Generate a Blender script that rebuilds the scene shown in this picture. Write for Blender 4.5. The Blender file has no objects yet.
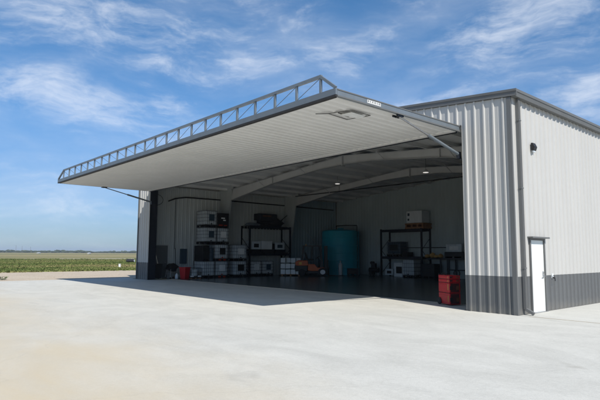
import bpy, bmesh, math, random
from mathutils import Vector, Matrix
random.seed(7)
sc = bpy.context.scene
COL = sc.collection
R = math.radians
W, D = 25.24, 18.3            # hangar width (X) and depth (Y); front wall at y = 0
XL, XR = 1.62, 23.62          # door opening
HW = 1.075                    # wainscot height
EAVE, RIDGE = 6.45, 7.5       # roof top at the eave and at the ridge
XM = W / 2

# ------------------------------------------------------------------ node helpers
def new_mat(name):
    m = bpy.data.materials.new(name); m.use_nodes = True
    nt = m.node_tree; b = nt.nodes['Principled BSDF']
    return m, nt, b
def math_n(nt, op, a, b=None, c=None):
    n = nt.nodes.new('ShaderNodeMath'); n.operation = op
    for i, v in enumerate((a, b, c)):
        if v is None: continue
        if isinstance(v, (int, float)): n.inputs[i].default_value = v
        else: nt.links.new(v, n.inputs[i])
    return n.outputs[0]
def noise(nt, vec, scale, detail=4, rough=.55, dist=0.0):
    n = nt.nodes.new('ShaderNodeTexNoise'); n.inputs['Scale'].default_value = scale
    n.inputs['Detail'].default_value = detail; n.inputs['Roughness'].default_value = rough
    n.inputs['Distortion'].default_value = dist
    if vec is not None: nt.links.new(vec, n.inputs['Vector'])
    return n.outputs['Fac']
def ramp(nt, fac, stops):
    n = nt.nodes.new('ShaderNodeValToRGB'); e = n.color_ramp.elements
    while len(e) < len(stops): e.new(.5)
    for i, (p, c) in enumerate(stops):
        e[i].position = p; e[i].color = (c[0], c[1], c[2], 1) if isinstance(c, tuple) else (c, c, c, 1)
    nt.links.new(fac, n.inputs[0]); return n.outputs['Color']
def mix(nt, fac, a, b, mode='MIX'):
    n = nt.nodes.new('ShaderNodeMix'); n.data_type = 'RGBA'; n.blend_type = mode
    for s, v in ((n.inputs[0], fac), (n.inputs[6], a), (n.inputs[7], b)):
        if isinstance(v, (int, float)): s.default_value = v
        elif isinstance(v, tuple): s.default_value = (v[0], v[1], v[2], 1)
        else: nt.links.new(v, s)
    return n.outputs[2]
def mapping(nt, vec, scale=(1, 1, 1), rot=(0, 0, 0)):
    n = nt.nodes.new('ShaderNodeMapping'); n.inputs['Scale'].default_value = scale
    n.inputs['Rotation'].default_value = rot; nt.links.new(vec, n.inputs['Vector']); return n.outputs[0]
def wpos(nt):
    return nt.nodes.new('ShaderNodeNewGeometry').outputs['Position']
def bump(nt, b, h, strength, dist=.01):
    n = nt.nodes.new('ShaderNodeBump'); n.inputs['Strength'].default_value = strength
    n.inputs['Distance'].default_value = dist; nt.links.new(h, n.inputs['Height']); nt.links.new(n.outputs[0], b.inputs['Normal'])

def paint(name, col, rough=.5, metal=0.0, var=.12, scale=3.0, bmp=0.0, spec=.5):
    """painted or plastic surface with faint dirt and tone variation"""
    m, nt, b = new_mat(name)
    p = wpos(nt)
    f = noise(nt, mapping(nt, p, (1, 1, .35)), scale, 6, .6)
    lo = tuple(c * (1 - var) for c in col); hi = tuple(min(1, c * (1 + var)) for c in col)
    nt.links.new(ramp(nt, f, [(.3, lo), (.7, hi)]), b.inputs['Base Color'])
    rr = ramp(nt, noise(nt, p, scale * 4, 3), [(.3, max(.05, rough - .08)), (.7, min(1, rough + .08))])
    nt.links.new(rr, b.inputs['Roughness'])
    b.inputs['Metallic'].default_value = metal
    b.inputs['Specular IOR Level'].default_value = spec
    if bmp: bump(nt, b, noise(nt, p, scale * 8, 4), bmp, .01)
    return m

M = {}
M['wall'] = paint('light grey wall sheet', (.45, .447, .425), .48, 0, .03, 1.2, .05)
M['wain'] = paint('charcoal wall sheet', (.105, .11, .112), .45, 0, .07, 1.2, .05)
for k_m in ('wall', 'wain'):
    n0 = M[k_m].node_tree; b0_ = n0.nodes['Principled BSDF']; s0 = b0_.inputs['Base Color'].links[0].from_socket
    q0 = n0.nodes.new('ShaderNodeSeparateXYZ'); n0.links.new(wpos(n0), q0.inputs[0])
    fl = math_n(n0, 'FLOOR', math_n(n0, 'DIVIDE', math_n(n0, 'ADD', q0.outputs[0], math_n(n0, 'MULTIPLY', q0.outputs[1], 1.0)), .9144))
    wn0 = n0.nodes.new('ShaderNodeTexWhiteNoise'); wn0.noise_dimensions = '1D'; n0.links.new(fl, wn0.inputs['W'])
    n0.links.new(mix(n0, 1.0, s0, ramp(n0, wn0.outputs['Value'], [(0, .955), (1, 1.0)]), 'MULTIPLY'), b0_.inputs['Base Color'])
nt_ = M['wain'].node_tree; b_n = nt_.nodes['Principled BSDF']; src = b_n.inputs['Base Color'].links[0].from_socket
sep_ = nt_.nodes.new('ShaderNodeSeparateXYZ'); pw = wpos(nt_); nt_.links.new(pw, sep_.inputs[0])
mr_ = nt_.nodes.new('ShaderNodeMapRange'); mr_.inputs['From Min'].default_value = .30; mr_.inputs['From Max'].default_value = .0; mr_.inputs['To Max'].default_value = .22
nt_.links.new(math_n(nt_, 'ADD', sep_.outputs[2], math_n(nt_, 'MULTIPLY', math_n(nt_, 'SUBTRACT', noise(nt_, mapping(nt_, pw, (1, 1, .4)), 5, 6, .7), .45), .7)), mr_.inputs['Value'])
nt_.links.new(mix(nt_, mr_.outputs[0], src, (.30, .27, .22)), b_n.inputs['Base Color'])
M['trim'] = paint('charcoal trim', (.115, .118, .117), .55, 0, .08, 1.5)
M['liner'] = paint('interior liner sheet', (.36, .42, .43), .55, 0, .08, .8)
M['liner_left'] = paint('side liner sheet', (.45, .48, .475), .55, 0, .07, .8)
M['insul'] = paint('ceiling insulation', (.68, .69, .685), .7, 0, .08, .7, .2)
M['steel_grey'] = paint('grey primer steel', (.42, .43, .43), .5, 0, .06, 2)
M['door_frame'] = paint('grey blue door steel', (.15, .175, .195), .45, .2, .1, 2)
M['door_liner'] = paint('door liner sheet', (.64, .64, .63), .5, 0, .05, 1.0, .05)
M['navy'] = paint('navy steel post', (.008, .011, .018), .45, 0, .15, 2)
M['white_door'] = paint('white door paint', (.68, .70, .675), .35, 0, .02, 2)
M['grey_door'] = paint('grey inner door', (.10, .11, .115), .5, 0, .05, 2)
M['chrome'] = paint('brushed steel', (.45, .45, .46), .3, .9, .1, 8)
M['galv'] = paint('galvanised tube', (.38, .39, .40), .4, .6, .15, 6)
M['cage'] = paint('dull cage tube', (.13, .14, .15), .5, .3, .15, 6)
M['column'] = paint('dull column steel', (.38, .41, .41), .5, 0, .08, 2)
M['liner_rear'] = paint('blue grey liner sheet', (.27, .36, .41), .45, 0, .1, .8)  # darker, bluer tone for the side liner beyond the second frame
M['black'] = paint('black plastic', (.012, .012, .013), .5, 0, .2, 4, .1)
M['dark'] = paint('dark rubber', (.02, .02, .021), .75, 0, .2, 6, .2)
M['rust'] = paint('rusty brown', (.12, .045, .02), .8, 0, .3, 6, .2)
M['wood'] = paint('raw pallet wood', (.26, .13, .06), .8, 0, .25, 8, .2)
M['orange'] = paint('orange paint', (.50, .10, .02), .45, 0, .12, 4)
M['redorange'] = paint('red orange paint', (.32, .03, .012), .45, 0, .15, 4)
M['red'] = paint('red plastic', (.42, .016, .02), .42, 0, .12, 4, .05)
M['red_dark'] = paint('dark red tray', (.045, .012, .012), .5, 0, .2, 6)
M['yellow'] = paint('yellow plastic', (.60, .36, .05), .5, 0, .12, 5)
M['tan'] = paint('tan sacks', (.45, .27, .09), .8, 0, .2, 7, .3)
M['teal'] = paint('teal polyethylene', (.015, .30, .40), .45, 0, .1, 1.5)
M['poly'] = paint('milky polyethylene', (.52, .57, .60), .4, 0, .1, 3)
M['polywhite'] = paint('white polyethylene', (.62, .65, .66), .4, 0, .08, 3)
M['label_dark'] = paint('dark blue label plate', (.03, .055, .08), .4, 0, .1, 4)
M['label_black'] = paint('black label plate', (.012, .01, .01), .4, 0, .1, 4)
M['label_white'] = paint('white label plate', (.7, .72, .72), .4, 0, .1, 4)
M['tarp'] = paint('dark tarpaulin', (.02, .021, .024), .7, 0, .3, 3, .5)
M['greytarp'] = paint('grey tarpaulin', (.16, .19, .22), .7, 0, .2, 3, .5)
M['concrete_block'] = paint('white marker paint', (.75, .75, .72), .7, 0, .08, 5)
M['bark'] = paint('weathered pole', (.10, .085, .07), .9, 0, .2, 5)
M['sticker'] = paint('white sticker', (.58, .58, .56), .4, 0, .02, 5)
m, nt, b = new_mat('lamp diffuser'); b.inputs['Emission Color'].default_value = (1, .96, .9, 1); b.inputs['Emission Strength'].default_value = .5; M['lamp'] = m

# ground materials -----------------------------------------------------------
def concrete(name, inside=False):
    m, nt, b = new_mat(name); p = wpos(nt)
    big = noise(nt, p, .16, 5, .55, .6)
    streak = noise(nt, mapping(nt, p, (.55, 1.15, 1), (0, 0, R(25))), .55, 9, .66, 1.6)
    fine = noise(nt, p, 14, 5, .65)
    mid = noise(nt, p, 1.7, 6, .6, .4)
    c = ramp(nt, big, [(.32, (.46, .455, .44)), (.66, (.57, .565, .55))])
    c = mix(nt, .55, c, ramp(nt, streak, [(.36, (.39, .387, .375)), (.60, (.61, .605, .59))]))
    c = mix(nt, .25, c, ramp(nt, mid, [(.35, (.36, .36, .35)), (.7, (.54, .54, .53))]))
    c = mix(nt, .22, c, ramp(nt, fine, [(.3, (.26, .26, .25)), (.75, (.64, .64, .62))]))
    c = mix(nt, .16, c, ramp(nt, noise(nt, p, 55, 3, .7), [(.32, (.20, .20, .19)), (.7, (.78, .78, .76))]))
    # tan dust washed over the outer part of the apron
    sep = nt.nodes.new('ShaderNodeSeparateXYZ'); nt.links.new(p, sep.inputs[0])
    wob = math_n(nt, 'MULTIPLY', math_n(nt, 'SUBTRACT', noise(nt, p, .22, 5, .6, .5), .5), 5.0)
    dy = math_n(nt, 'ADD', math_n(nt, 'MULTIPLY', math_n(nt, 'ADD', sep.outputs[1], 9.5), -1.0), wob)
    dy = math_n(nt, 'ADD', dy, math_n(nt, 'MULTIPLY', math_n(nt, 'SUBTRACT', 22.0, sep.outputs[0]), .05))
    mr = nt.nodes.new('ShaderNodeMapRange'); mr.interpolation_type = 'SMOOTHSTEP'
    mr.inputs['From Min'].default_value = -1.4; mr.inputs['From Max'].default_value = 4.0
    nt.links.new(dy, mr.inputs['Value'])
    dust = math_n(nt, 'MULTIPLY', mr.outputs[0], ramp(nt, noise(nt, mapping(nt, p, (.5, 1.2, 1)), .7, 6, .65, .5), [(.25, .5), (.65, 1.0)]))
    c = mix(nt, dust, c, (.50, .425, .31))
    # scattered small stains
    sp = ramp(nt, noise(nt, p, .75, 3, .5), [(.71, 0.0), (.78, .5)])
    c = mix(nt, sp, c, (.30, .29, .27))
    # hairline cracks
    v = nt.nodes.new('ShaderNodeTexVoronoi'); v.feature = 'DISTANCE_TO_EDGE'; v.inputs['Scale'].default_value = .13
    wn = nt.nodes.new('ShaderNodeTexNoise'); wn.inputs['Scale'].default_value = .9; wn.inputs['Detail'].default_value = 6
    nt.links.new(p, wn.inputs['Vector'])
    va = nt.nodes.new('ShaderNodeVectorMath'); va.operation = 'ADD'; nt.links.new(p, va.inputs[0])
    vs = nt.nodes.new('ShaderNodeVectorMath'); vs.operation = 'SCALE'; vs.inputs['Scale'].default_value = 1.6
    nt.links.new(wn.outputs['Color'], vs.inputs[0]); nt.links.new(vs.outputs[0], va.inputs[1]); nt.links.new(va.outputs[0], v.inputs['Vector'])
    cr = ramp(nt, v.outputs['Distance'], [(.0, .12), (.002, 0.0)])
    c = mix(nt, cr, c, (.24, .23, .21))
    c = mix(nt, 1.0, c, (1.0, 1.0, .945), 'MULTIPLY')
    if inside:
        c = mix(nt, 1.0, c, (.17, .215, .25), 'MULTIPLY')  # indoor shade put into the slab colour as a dark blue tint
    nt.links.new(c, b.inputs['Base Color'])
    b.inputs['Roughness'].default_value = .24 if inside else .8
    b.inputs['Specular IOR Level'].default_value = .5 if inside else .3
    bump(nt, b, math_n(nt, 'ADD', math_n(nt, 'MULTIPLY', fine, .5), mid), .15 if inside else .35, .012)
    return m
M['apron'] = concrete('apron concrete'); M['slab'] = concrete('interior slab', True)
m, nt, b = new_mat('gravel dirt'); p = wpos(nt)
c = ramp(nt, noise(nt, p, .5, 7, .65, .4), [(.3, (.40, .32, .225)), (.7, (.55, .465, .345))])
c = mix(nt, .45, c, ramp(nt, noise(nt, p, 9, 5, .7), [(.35, (.16, .13, .10)), (.65, (.58, .51, .42))]))
g = ramp(nt, noise(nt, p, .45, 6, .7), [(.62, 0.0), (.72, .55)])
c = mix(nt, g, c, (.10, .12, .04))
nt.links.new(c, b.inputs['Base Color']); b.inputs['Roughness'].default_value = .95
bump(nt, b, noise(nt, p, 12, 5, .7), .8, .03); M['gravel'] = m
m, nt, b = new_mat('dry field'); p = wpos(nt)
c = ramp(nt, noise(nt, mapping(nt, p, (1, .16, 1)), .011, 8, .68, .3), [(.40, (.075, .105, .03)), (.5, (.16, .16, .06)), (.60, (.33, .255, .125))])
c = mix(nt, .4, c, ramp(nt, noise(nt, p, .4, 6, .7), [(.3, (.09, .10, .035)), (.7, (.33, .26, .13))]))
nt.links.new(c, b.inputs['Base Color']); b.inputs['Roughness'].default_value = .95
bump(nt, b, noise(nt, p, 1.5, 6, .7), .8, .3); M['field'] = m
m, nt, b = new_mat('green turf'); p = wpos(nt)
c = ramp(nt, noise(nt, mapping(nt, p, (1, .22, 1)), .075, 7, .68, .4), [(.34, (.055, .08, .022)), (.5, (.085, .12, .035)), (.66, (.15, .15, .06))])
c = mix(nt, .4, c, ramp(nt, noise(nt, p, 1.6, 6, .7), [(.3, (.03, .05, .012)), (.7, (.12, .14, .045))]))
nt.links.new(c, b.inputs['Base Color']); b.inputs['Roughness'].default_value = .95
bump(nt, b, noise(nt, p, 3, 6, .7), 1.0, .15); M['turf'] = m
m, nt, b = new_mat('grass blades'); p = wpos(nt)
c = ramp(nt, noise(nt, mapping(nt, p, (1, .22, 1)), .075, 7, .68, .4), [(.34, (.06, .09, .025)), (.47, (.115, .15, .045)), (.56, (.18, .185, .07)), (.66, (.29, .24, .12))])
nt.links.new(c, b.inputs['Base Color']); b.inputs['Roughness'].default_value = 1; b.inputs['Specular IOR Level'].default_value = .1; M['blade'] = m
m, nt, b = new_mat('taxiway paving'); p = wpos(nt)
nt.links.new(ramp(nt, noise(nt, p, .3, 6, .6), [(.3, (.38, .33, .26)), (.7, (.50, .45, .37))]), b.inputs['Base Color']); b.inputs['Roughness'].default_value = .9; M['taxi'] = m
M['joint'] = paint('dusty slab joint', (.33, .28, .20), .9, 0, .3, 6, .3)
m, nt, b = new_mat('distant foliage'); p = wpos(nt)
nt.links.new(ramp(nt, noise(nt, p, .12, 6, .7), [(.35, (.018, .030, .014)), (.65, (.06, .075, .03))]), b.inputs['Base Color']); b.inputs['Roughness'].default_value = .9; M['wood_far'] = m
M['leaf'] = paint('weed leaf', (.06, .11, .02), .7, 0, .3, 9)

# ------------------------------------------------------------------ mesh helpers
class MB:
    def __init__(s): s.v = []; s.f = []
    def _add(s, vs, fs):
        o = len(s.v); s.v += [tuple(v) for v in vs]; s.f += [tuple(o + i for i in f) for f in fs]; return s
    def box(s, x0, y0, z0, x1, y1, z1):
        vs = [(x, y, z) for z in (z0, z1) for y in (y0, y1) for x in (x0, x1)]
        return s._add(vs, [(0, 2, 3, 1), (4, 5, 7, 6), (0, 1, 5, 4), (2, 6, 7, 3), (0, 4, 6, 2), (1, 3, 7, 5)])
    def taper(s, cx, cy, z0, z1, w0, d0, w1, d1, ox=0, oy=0):
        vs = [(cx + sx * w0 / 2, cy + sy * d0 / 2, z0) for sy in (-1, 1) for sx in (-1, 1)] + \
             [(cx + ox + sx * w1 / 2, cy + oy + sy * d1 / 2, z1) for sy in (-1, 1) for sx in (-1, 1)]
        return s._add(vs, [(0, 2, 3, 1), (4, 5, 7, 6), (0, 1, 5, 4), (2, 6, 7, 3), (0, 4, 6, 2), (1, 3, 7, 5)])
    def prism(s, pts, axis, a, b):
        """pts: 2-D outline in the plane across AXIS (0: (y,z), 1: (x,z), 2: (x,y)), extruded a..b"""
        def P(q, t):
            return {0: (t, q[0], q[1]), 1: (q[0], t, q[1]), 2: (q[0], q[1], t)}[axis]
        n = len(pts)
        vs = [P(q, a) for q in pts] + [P(q, b) for q in pts]
        return s._add(vs, [tuple(range(n))[::-1], tuple(range(n, 2 * n))] + [(i, (i + 1) % n, n + (i + 1) % n, n + i) for i in range(n)])
    def cyl(s, a, b, r, n=10, r2=None, caps=True):
        a = Vector(a); b = Vector(b); r2 = r if r2 is None else r2
        d = (b - a).normalized(); u = d.orthogonal().normalized(); w = d.cross(u)
        vs = [a + (u * math.cos(2 * math.pi * i / n) + w * math.sin(2 * math.pi * i / n)) * r for i in range(n)]
        vs += [b + (u * math.cos(2 * math.pi * i / n) + w * math.sin(2 * math.pi * i / n)) * r2 for i in range(n)]
        fs = [(i, (i + 1) % n, n + (i + 1) % n, n + i) for i in range(n)]
        if caps: fs += [tuple(range(n))[::-1], tuple(range(n, 2 * n))]
        return s._add(vs, fs)
    def bar(s, a, b, w, h=None, up=(0, 0, 1)):
        """rectangular bar from a to b"""
        h = w if h is None else h
        a = Vector(a); b = Vector(b); d = (b - a).normalized(); up = Vector(up)
        if abs(d.dot(up)) > .98: up = Vector((0, 1, 0))
        u = d.cross(up).normalized(); v = u.cross(d)
        vs = [q + u * (i * w / 2) + v * (j * h / 2) for q in (a, b) for j in (-1, 1) for i in (-1, 1)]
        return s._add(vs, [(0, 1, 3, 2), (4, 6, 7, 5), (0, 4, 5, 1), (2, 3, 7, 6), (0, 2, 6, 4), (1, 5, 7, 3)])
    def lathe(s, prof, cx=0, cy=0, n=24):
        vs = []; fs = []
        for r, z in prof:
            vs += [(cx + r * math.cos(2 * math.pi * i / n), cy + r * math.sin(2 * math.pi * i / n), z) for i in range(n)]
        for k in range(len(prof) - 1):
            fs += [(k * n + i, k * n + (i + 1) % n, (k + 1) * n + (i + 1) % n, (k + 1) * n + i) for i in range(n)]
        fs += [tuple(range(n))[::-1], tuple((len(prof) - 1) * n + i for i in range(n))]
        return s._add(vs, fs)
    def tube(s, pts, r, n=8):
        for a, b in zip(pts, pts[1:]): s.cyl(a, b, r, n)
        return s
    def ring(s, c, rad, r, axis=0, n=20):
        pts = []
        for i in range(n + 1):
            t = 2 * math.pi * i / n
            pts.append({0: (c[0], c[1] + rad * math.cos(t), c[2] + rad * math.sin(t)), 1: (c[0] + rad * math.cos(t), c[1], c[2] + rad * math.sin(t)),
                        2: (c[0] + rad * math.cos(t), c[1] + rad * math.sin(t), c[2])}[axis])
        return s.tube(pts, r, 6)
    def blob(s, c, rad, seed=0, sub=2, jag=.25, flat=0):
        bm = bmesh.new(); bmesh.ops.create_icosphere(bm, subdivisions=sub, radius=1)
        rnd = random.Random(seed); ph = [rnd.uniform(0, 6.28) for _ in range(6)]
        vs = []
        for v in bm.verts:
            p = v.co
            k = 1 + jag * (math.sin(3.1 * p.x + ph[0]) * math.sin(2.7 * p.y + ph[1]) + .6 * math.sin(6.3 * p.z + ph[2] + 4 * p.x) + .5 * rnd.uniform(-1, 1))
            vs.append((c[0] + p.x * rad[0] * k, c[1] + p.y * rad[1] * k, c[2] + max(p.z, -1 + flat) * rad[2] * k))
        fs = [tuple(v.index for v in f.verts) for f in bm.faces]; bm.free()
        return s._add(vs, fs)
    def xf(s, mat):
        s.v = [tuple(mat @ Vector(v)) for v in s.v]; return s
    def build(s, name, mat, parent=None, bevel=0, smooth=False, loc=None):
        me = bpy.data.meshes.new(name); me.from_pydata(s.v, [], s.f); me.validate()
        bm = bmesh.new(); bm.from_mesh(me); bmesh.ops.recalc_face_normals(bm, faces=bm.faces[:]); bm.to_mesh(me); bm.free()
        o = bpy.data.objects.new(name, me); COL.objects.link(o)
        me.materials.append(mat)
        if parent: o.parent = parent
        if loc: o.location = loc
        if bevel:
            md = o.modifiers.new('edge', 'BEVEL'); md.width = bevel; md.segments = 2; md.limit_method = 'ANGLE'
        if smooth:
            for p_ in me.polygons: p_.use_smooth = True
            md = o.modifiers.new('ws', 'WEIGHTED_NORMAL') if False else None
            me.set_sharp_from_angle(angle=R(40))
        return o

def tag(o, label=None, cat=None, group=None, kind=None):
    if label: o['label'] = label
    if cat: o['category'] = cat
    if group: o['group'] = group
    if kind: o['kind'] = kind
    return o
def thing(name, label, cat, loc=(0, 0, 0), rz=0, group=None):
    o = bpy.data.objects.new(name, None); COL.objects.link(o); o.empty_display_size = .2
    o.location = loc; o.rotation_euler = (0, 0, rz)
    return tag(o, label, cat, group)
def copy_tree(o, parent=None):
    c = o.copy(); COL.objects.link(c); c.parent = parent
    for ch in list(o.children): copy_tree(ch, c)
    return c

def profile(u0, u1, pitch=.3048, h=.036, minor=.0022):
    """trapezoid rib profile: list of (u, depth)"""
    out = [(u0, 0.0)]
    k = math.floor(u0 / pitch)
    while k * pitch < u1 + pitch:
        c = k * pitch
        for du, d in ((-.046, 0), (-.020, h), (.020, h), (.046, 0), (.115, 0), (.125, minor), (.145, minor), (.155, 0), (.19, 0), (.20, minor), (.22, minor), (.23, 0)):
            if minor == 0 and d == 0 and abs(du) > .06: continue
            if u0 < c + du < u1: out.append((c + du, d))
        k += 1
    out.append((u1, 0.0)); return out
def ribbed(mb, axis, base, sign, u0, u1, z0, z1, pitch=.3048, h=.036, minor=.0022, thick=.012):
    """vertical ribbed sheet. axis 'x': runs along X at y=base, ribs stand towards sign*Y; axis 'y': runs along Y at x=base"""
    pr = profile(u0, u1, pitch, h, minor)
    f0 = z0 if callable(z0) else (lambda u: z0); f1 = z1 if callable(z1) else (lambda u: z1)
    P = (lambda u, d, z: (u, base + sign * d, z)) if axis == 'x' else (lambda u, d, z: (base + sign * d, u, z))
    vs = []; fs = []
    for u, d in pr:
        vs += [P(u, d, f0(u)), P(u, d, f1(u)), P(u, d - thick, f0(u)), P(u, d - thick, f1(u))]
    for i in range(len(pr) - 1):
        a = 4 * i; b_ = a + 4
        fs += [(a, b_, b_ + 1, a + 1), (a + 2, a + 3, b_ + 3, b_ + 2), (a, a + 2, b_ + 2, b_), (a + 1, b_ + 1, b_ + 3, a + 3)]
    e = 4 * (len(pr) - 1)
    fs += [(0, 1, 3, 2), (e, e + 2, e + 3, e + 1)]
    return mb._add(vs, fs)
def roof_z(x): return EAVE + (RIDGE - EAVE) * (1 - abs(x - XM) / XM)

# ================================================================== THE SETTING
def sheet(name, pts, z, mat, sub=None, label=None):
    me = bpy.data.meshes.new(name); me.from_pydata([(x, y, z) for x, y in pts], [], [tuple(range(len(pts)))])
    o = bpy.data.objects.new(name, me); COL.objects.link(o); me.materials.append(mat)
    return tag(o, kind='structure', label=label)
G = -.03
sheet('ground', [(-7000, -7000), (7000, -7000), (7000, 7000), (-7000, 7000)], G, M['field'], label='dry golden and green field running flat to the horizon')
rnd = random.Random(3)
def ragged(x, y0, y1, step, amp):
    n = int(abs(y1 - y0) / step); return [(x + rnd.uniform(-amp, amp), y0 + (y1 - y0) * i / n) for i in range(n + 1)]
sheet('grass_field', ragged(-16, -60, 90, .8, .35) + ragged(-105, 90, -60, 3, 3), G + .008, M['turf'], label='band of rough green grass beyond the gravel')
sheet('gravel_verge', ragged(-16.2, -60, 60, .9, .3)[::-1] + [(-1, -60), (-1, 60)], G + .016, M['gravel'], label='tan gravel and dirt verge beside the concrete apron')
sheet('taxiway', [(-107, 18.5), (-99, 18.5), (-99, 200), (-107, 200)], G + .016, M['taxi'], label='pale paved strip crossing the far grass')
o = MB().box(-1.7, -60, -.12, 90, -.004, 0).build('apron', M['apron']); tag(o, 'pale concrete apron in front of the hangar, dusty tan near the camera', kind='structure')
o = MB().box(W + .02, .004, -.12, 90, 60, .002).build('side_pavement', M['apron']); tag(o, 'pale concrete pavement along the sunlit side wall', kind='structure')
o = MB().box(XL + .01, -.004, -.12, XR - .01, 1.74, .001).build('apron_edge', M['apron']); tag(o, 'pale concrete strip carried through the hangar doorway', kind='structure')  # left without the painted shade so the sun patch stays bright
o = MB().box(.02, 1.745, -.12, W - .005, D - .02, .003).build('interior_floor', M['slab']); tag(o, 'sealed concrete floor inside the hangar, indoor shade put into its colour', kind='structure')
o = MB().box(W + .3, -.012, -.01, 60, .03, .0045).build('slab_joint', M['joint']); tag(o, 'dusty joint between the two concrete slabs', kind='structure')

# ================================================================== THE HANGAR
hg = thing('hangar', 'light grey ribbed metal hangar with charcoal base and its big front door raised', 'hangar')
# exterior wall sheets
mb = MB(); ribbed(mb, 'x', 0, -1, .02, XL, HW, lambda u: roof_z(u) - .16); mb.build('wall_panel', M['wall'], hg)
mb = MB(); ribbed(mb, 'x', 0, -1, XR, W - .02, HW, lambda u: roof_z(u) - .16); mb.build('wall_panel', M['wall'], hg)
mb = MB(); ribbed(mb, 'x', 0, -1, XL + .001, XM, 5.745, lambda u: roof_z(u) - .16); ribbed(mb, 'x', 0, -1, XM, XR - .001, 5.745, lambda u: roof_z(u) - .16); mb.build('gable_panel', M['wall'], hg)
for a, b_ in ((.02, XL), (XR, W - .02)):
    mb = MB(); ribbed(mb, 'x', 0, -1, a, b_, .0, HW - .002); mb.build('wainscot_panel', M['wain'], hg)
mb = MB(); ribbed(mb, 'y', 0, -1, .02, D, HW, EAVE - .16); mb.build('wall_panel', M['wall'], hg)
mb = MB(); ribbed(mb, 'y', 0, -1, .02, D, 0, HW - .002); mb.build('wainscot_panel', M['wain'], hg)
mb = MB(); ribbed(mb, 'x', D, 1, 0, W, HW, lambda u: roof_z(u) - .16); mb.build('wall_panel', M['wall'], hg)
mb = MB(); ribbed(mb, 'x', D, 1, 0, W, 0, HW - .002); mb.build('wainscot_panel', M['wain'], hg)
DY0, DY1, DT = .80, 1.76, 2.18    # side door opening
mb = MB()
ribbed(mb, 'y', W, 1, .02, DY0, HW, EAVE - .16); ribbed(mb, 'y', W, 1, DY0, DY1, DT, EAVE - .16); ribbed(mb, 'y', W, 1, DY1, D, HW, EAVE - .16)
mb.build('wall_panel', M['wall'], hg)
mb = MB(); ribbed(mb, 'y', W, 1, .02, DY0, 0, HW - .002); ribbed(mb, 'y', W, 1, DY1, D, 0, HW - .002); mb.build('wainscot_panel', M['wain'], hg)
# thin trim strip at the top of the wainscot
mb = MB(); mb.box(.02, -.012, HW - .012, XL, -.002, HW + .004); mb.build('wainscot_trim', M['trim'], hg)
# interior liner sheets
for y0_, y1_, mm in ((.25, 12.19, 'liner_left'), (12.21, D - .25, 'liner_rear')):
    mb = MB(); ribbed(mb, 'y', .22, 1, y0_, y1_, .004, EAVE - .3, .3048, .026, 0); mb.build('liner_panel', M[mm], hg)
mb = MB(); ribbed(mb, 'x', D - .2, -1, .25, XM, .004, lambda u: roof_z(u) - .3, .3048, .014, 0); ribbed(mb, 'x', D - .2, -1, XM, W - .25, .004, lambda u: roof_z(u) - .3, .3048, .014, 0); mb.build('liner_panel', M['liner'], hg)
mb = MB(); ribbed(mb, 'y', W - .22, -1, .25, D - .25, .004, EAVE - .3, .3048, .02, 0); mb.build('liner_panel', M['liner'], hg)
for x0, x1 in ((.25, XL - .17), (XR + .17, W - .25)): MB().box(x0, .17, .004, x1, .2, 5.6).build('liner_panel', M['liner'], hg)
# roof
mb = MB()
mb.prism([(-.12, EAVE - .1), (XM, RIDGE - .09), (W + .12, EAVE - .1), (W + .12, EAVE - .012), (XM, RIDGE), (-.12, EAVE - .012)], 1, -.03, D + .05)
rf = mb.build('roof', M['steel_grey'], hg)
mb = MB()
for k in range(41):
    y = .1 + k * .45
    for x0, x1 in ((-.1, XM - .02), (XM + .02, W + .1)):
        mb.bar((x0, y, roof_z(max(0, min(W, x0))) + .008), (x1, y, roof_z(max(0, min(W, x1))) + .008), .03, .03)
mb.build('roof_seam', M['steel_grey'], rf)
# ceiling insulation
mb = MB(); mb.prism([(.22, EAVE - .16), (XM, RIDGE - .13), (W - .22, EAVE - .16), (W - .22, EAVE - .22), (XM, RIDGE - .2), (.22, EAVE - .22)], 1, .03, D - .03)
mb.build('ceiling_insulation', M['insul'], hg)
# rake trims (front and back), eave gutters
for yy, s in ((0, -1), (D, 1)):
    for sx in (0, 1):
        x0, x1 = (-.215, XM) if sx == 0 else (XM, W + .215)
        mb = MB()
        z0, z1 = roof_z(max(0, x0)), roof_z(min(W, x1))
        ya, yb = sorted((yy + s * .038, yy + s * .065)); yc, yd = sorted((yy + s * .038, yy + s * .085))
        mb.prism([(x0, z0 - .17), (x1, z1 - .17), (x1, z1 - .035), (x0, z0 - .035)], 1, ya, yb)
        mb.prism([(x0, z0 - .035), (x1, z1 - .035), (x1, z1 + .035), (x0, z0 + .035)], 1, yc, yd)
        mb.build('rake_trim', M['trim'], hg)
for sx in (0, 1):
    s = 1 if sx else -1; xb = W if sx else 0
    q = [(xb + s * .034, EAVE - .175), (xb + s * .17, EAVE - .175), (xb + s * .20, EAVE - .05), (xb + s * .215, EAVE - .05), (xb + s * .215, EAVE + .03), (xb + s * .19, EAVE + .03), (xb + s * .18, EAVE - .02), (xb + s * .034, EAVE - .02)]
    MB().prism(q, 1, -.036, D + .036).build('gutter', M['trim'], hg)
# corner trims
for xb, s in ((0, -1), (W, 1)):
    mb = MB(); x0, x1 = sorted((xb + s * .012, xb - s * .115)); mb.box(x0, -.046, .006, x1, -.038, EAVE - .17)
    x0, x1 = sorted((xb + s * .004, xb + s * .012)); mb.box(x0, -.038, .006, x1, .02, EAVE - .17)
    mb.build('corner_trim', M['trim'], hg)
    mb = MB(); x0, x1 = sorted((xb + s * .038, xb - s * .17)); mb.box(x0, D + .038, .006, x1, D + .046, EAVE - .17); mb.build('corner_trim', M['trim'], hg)
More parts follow.
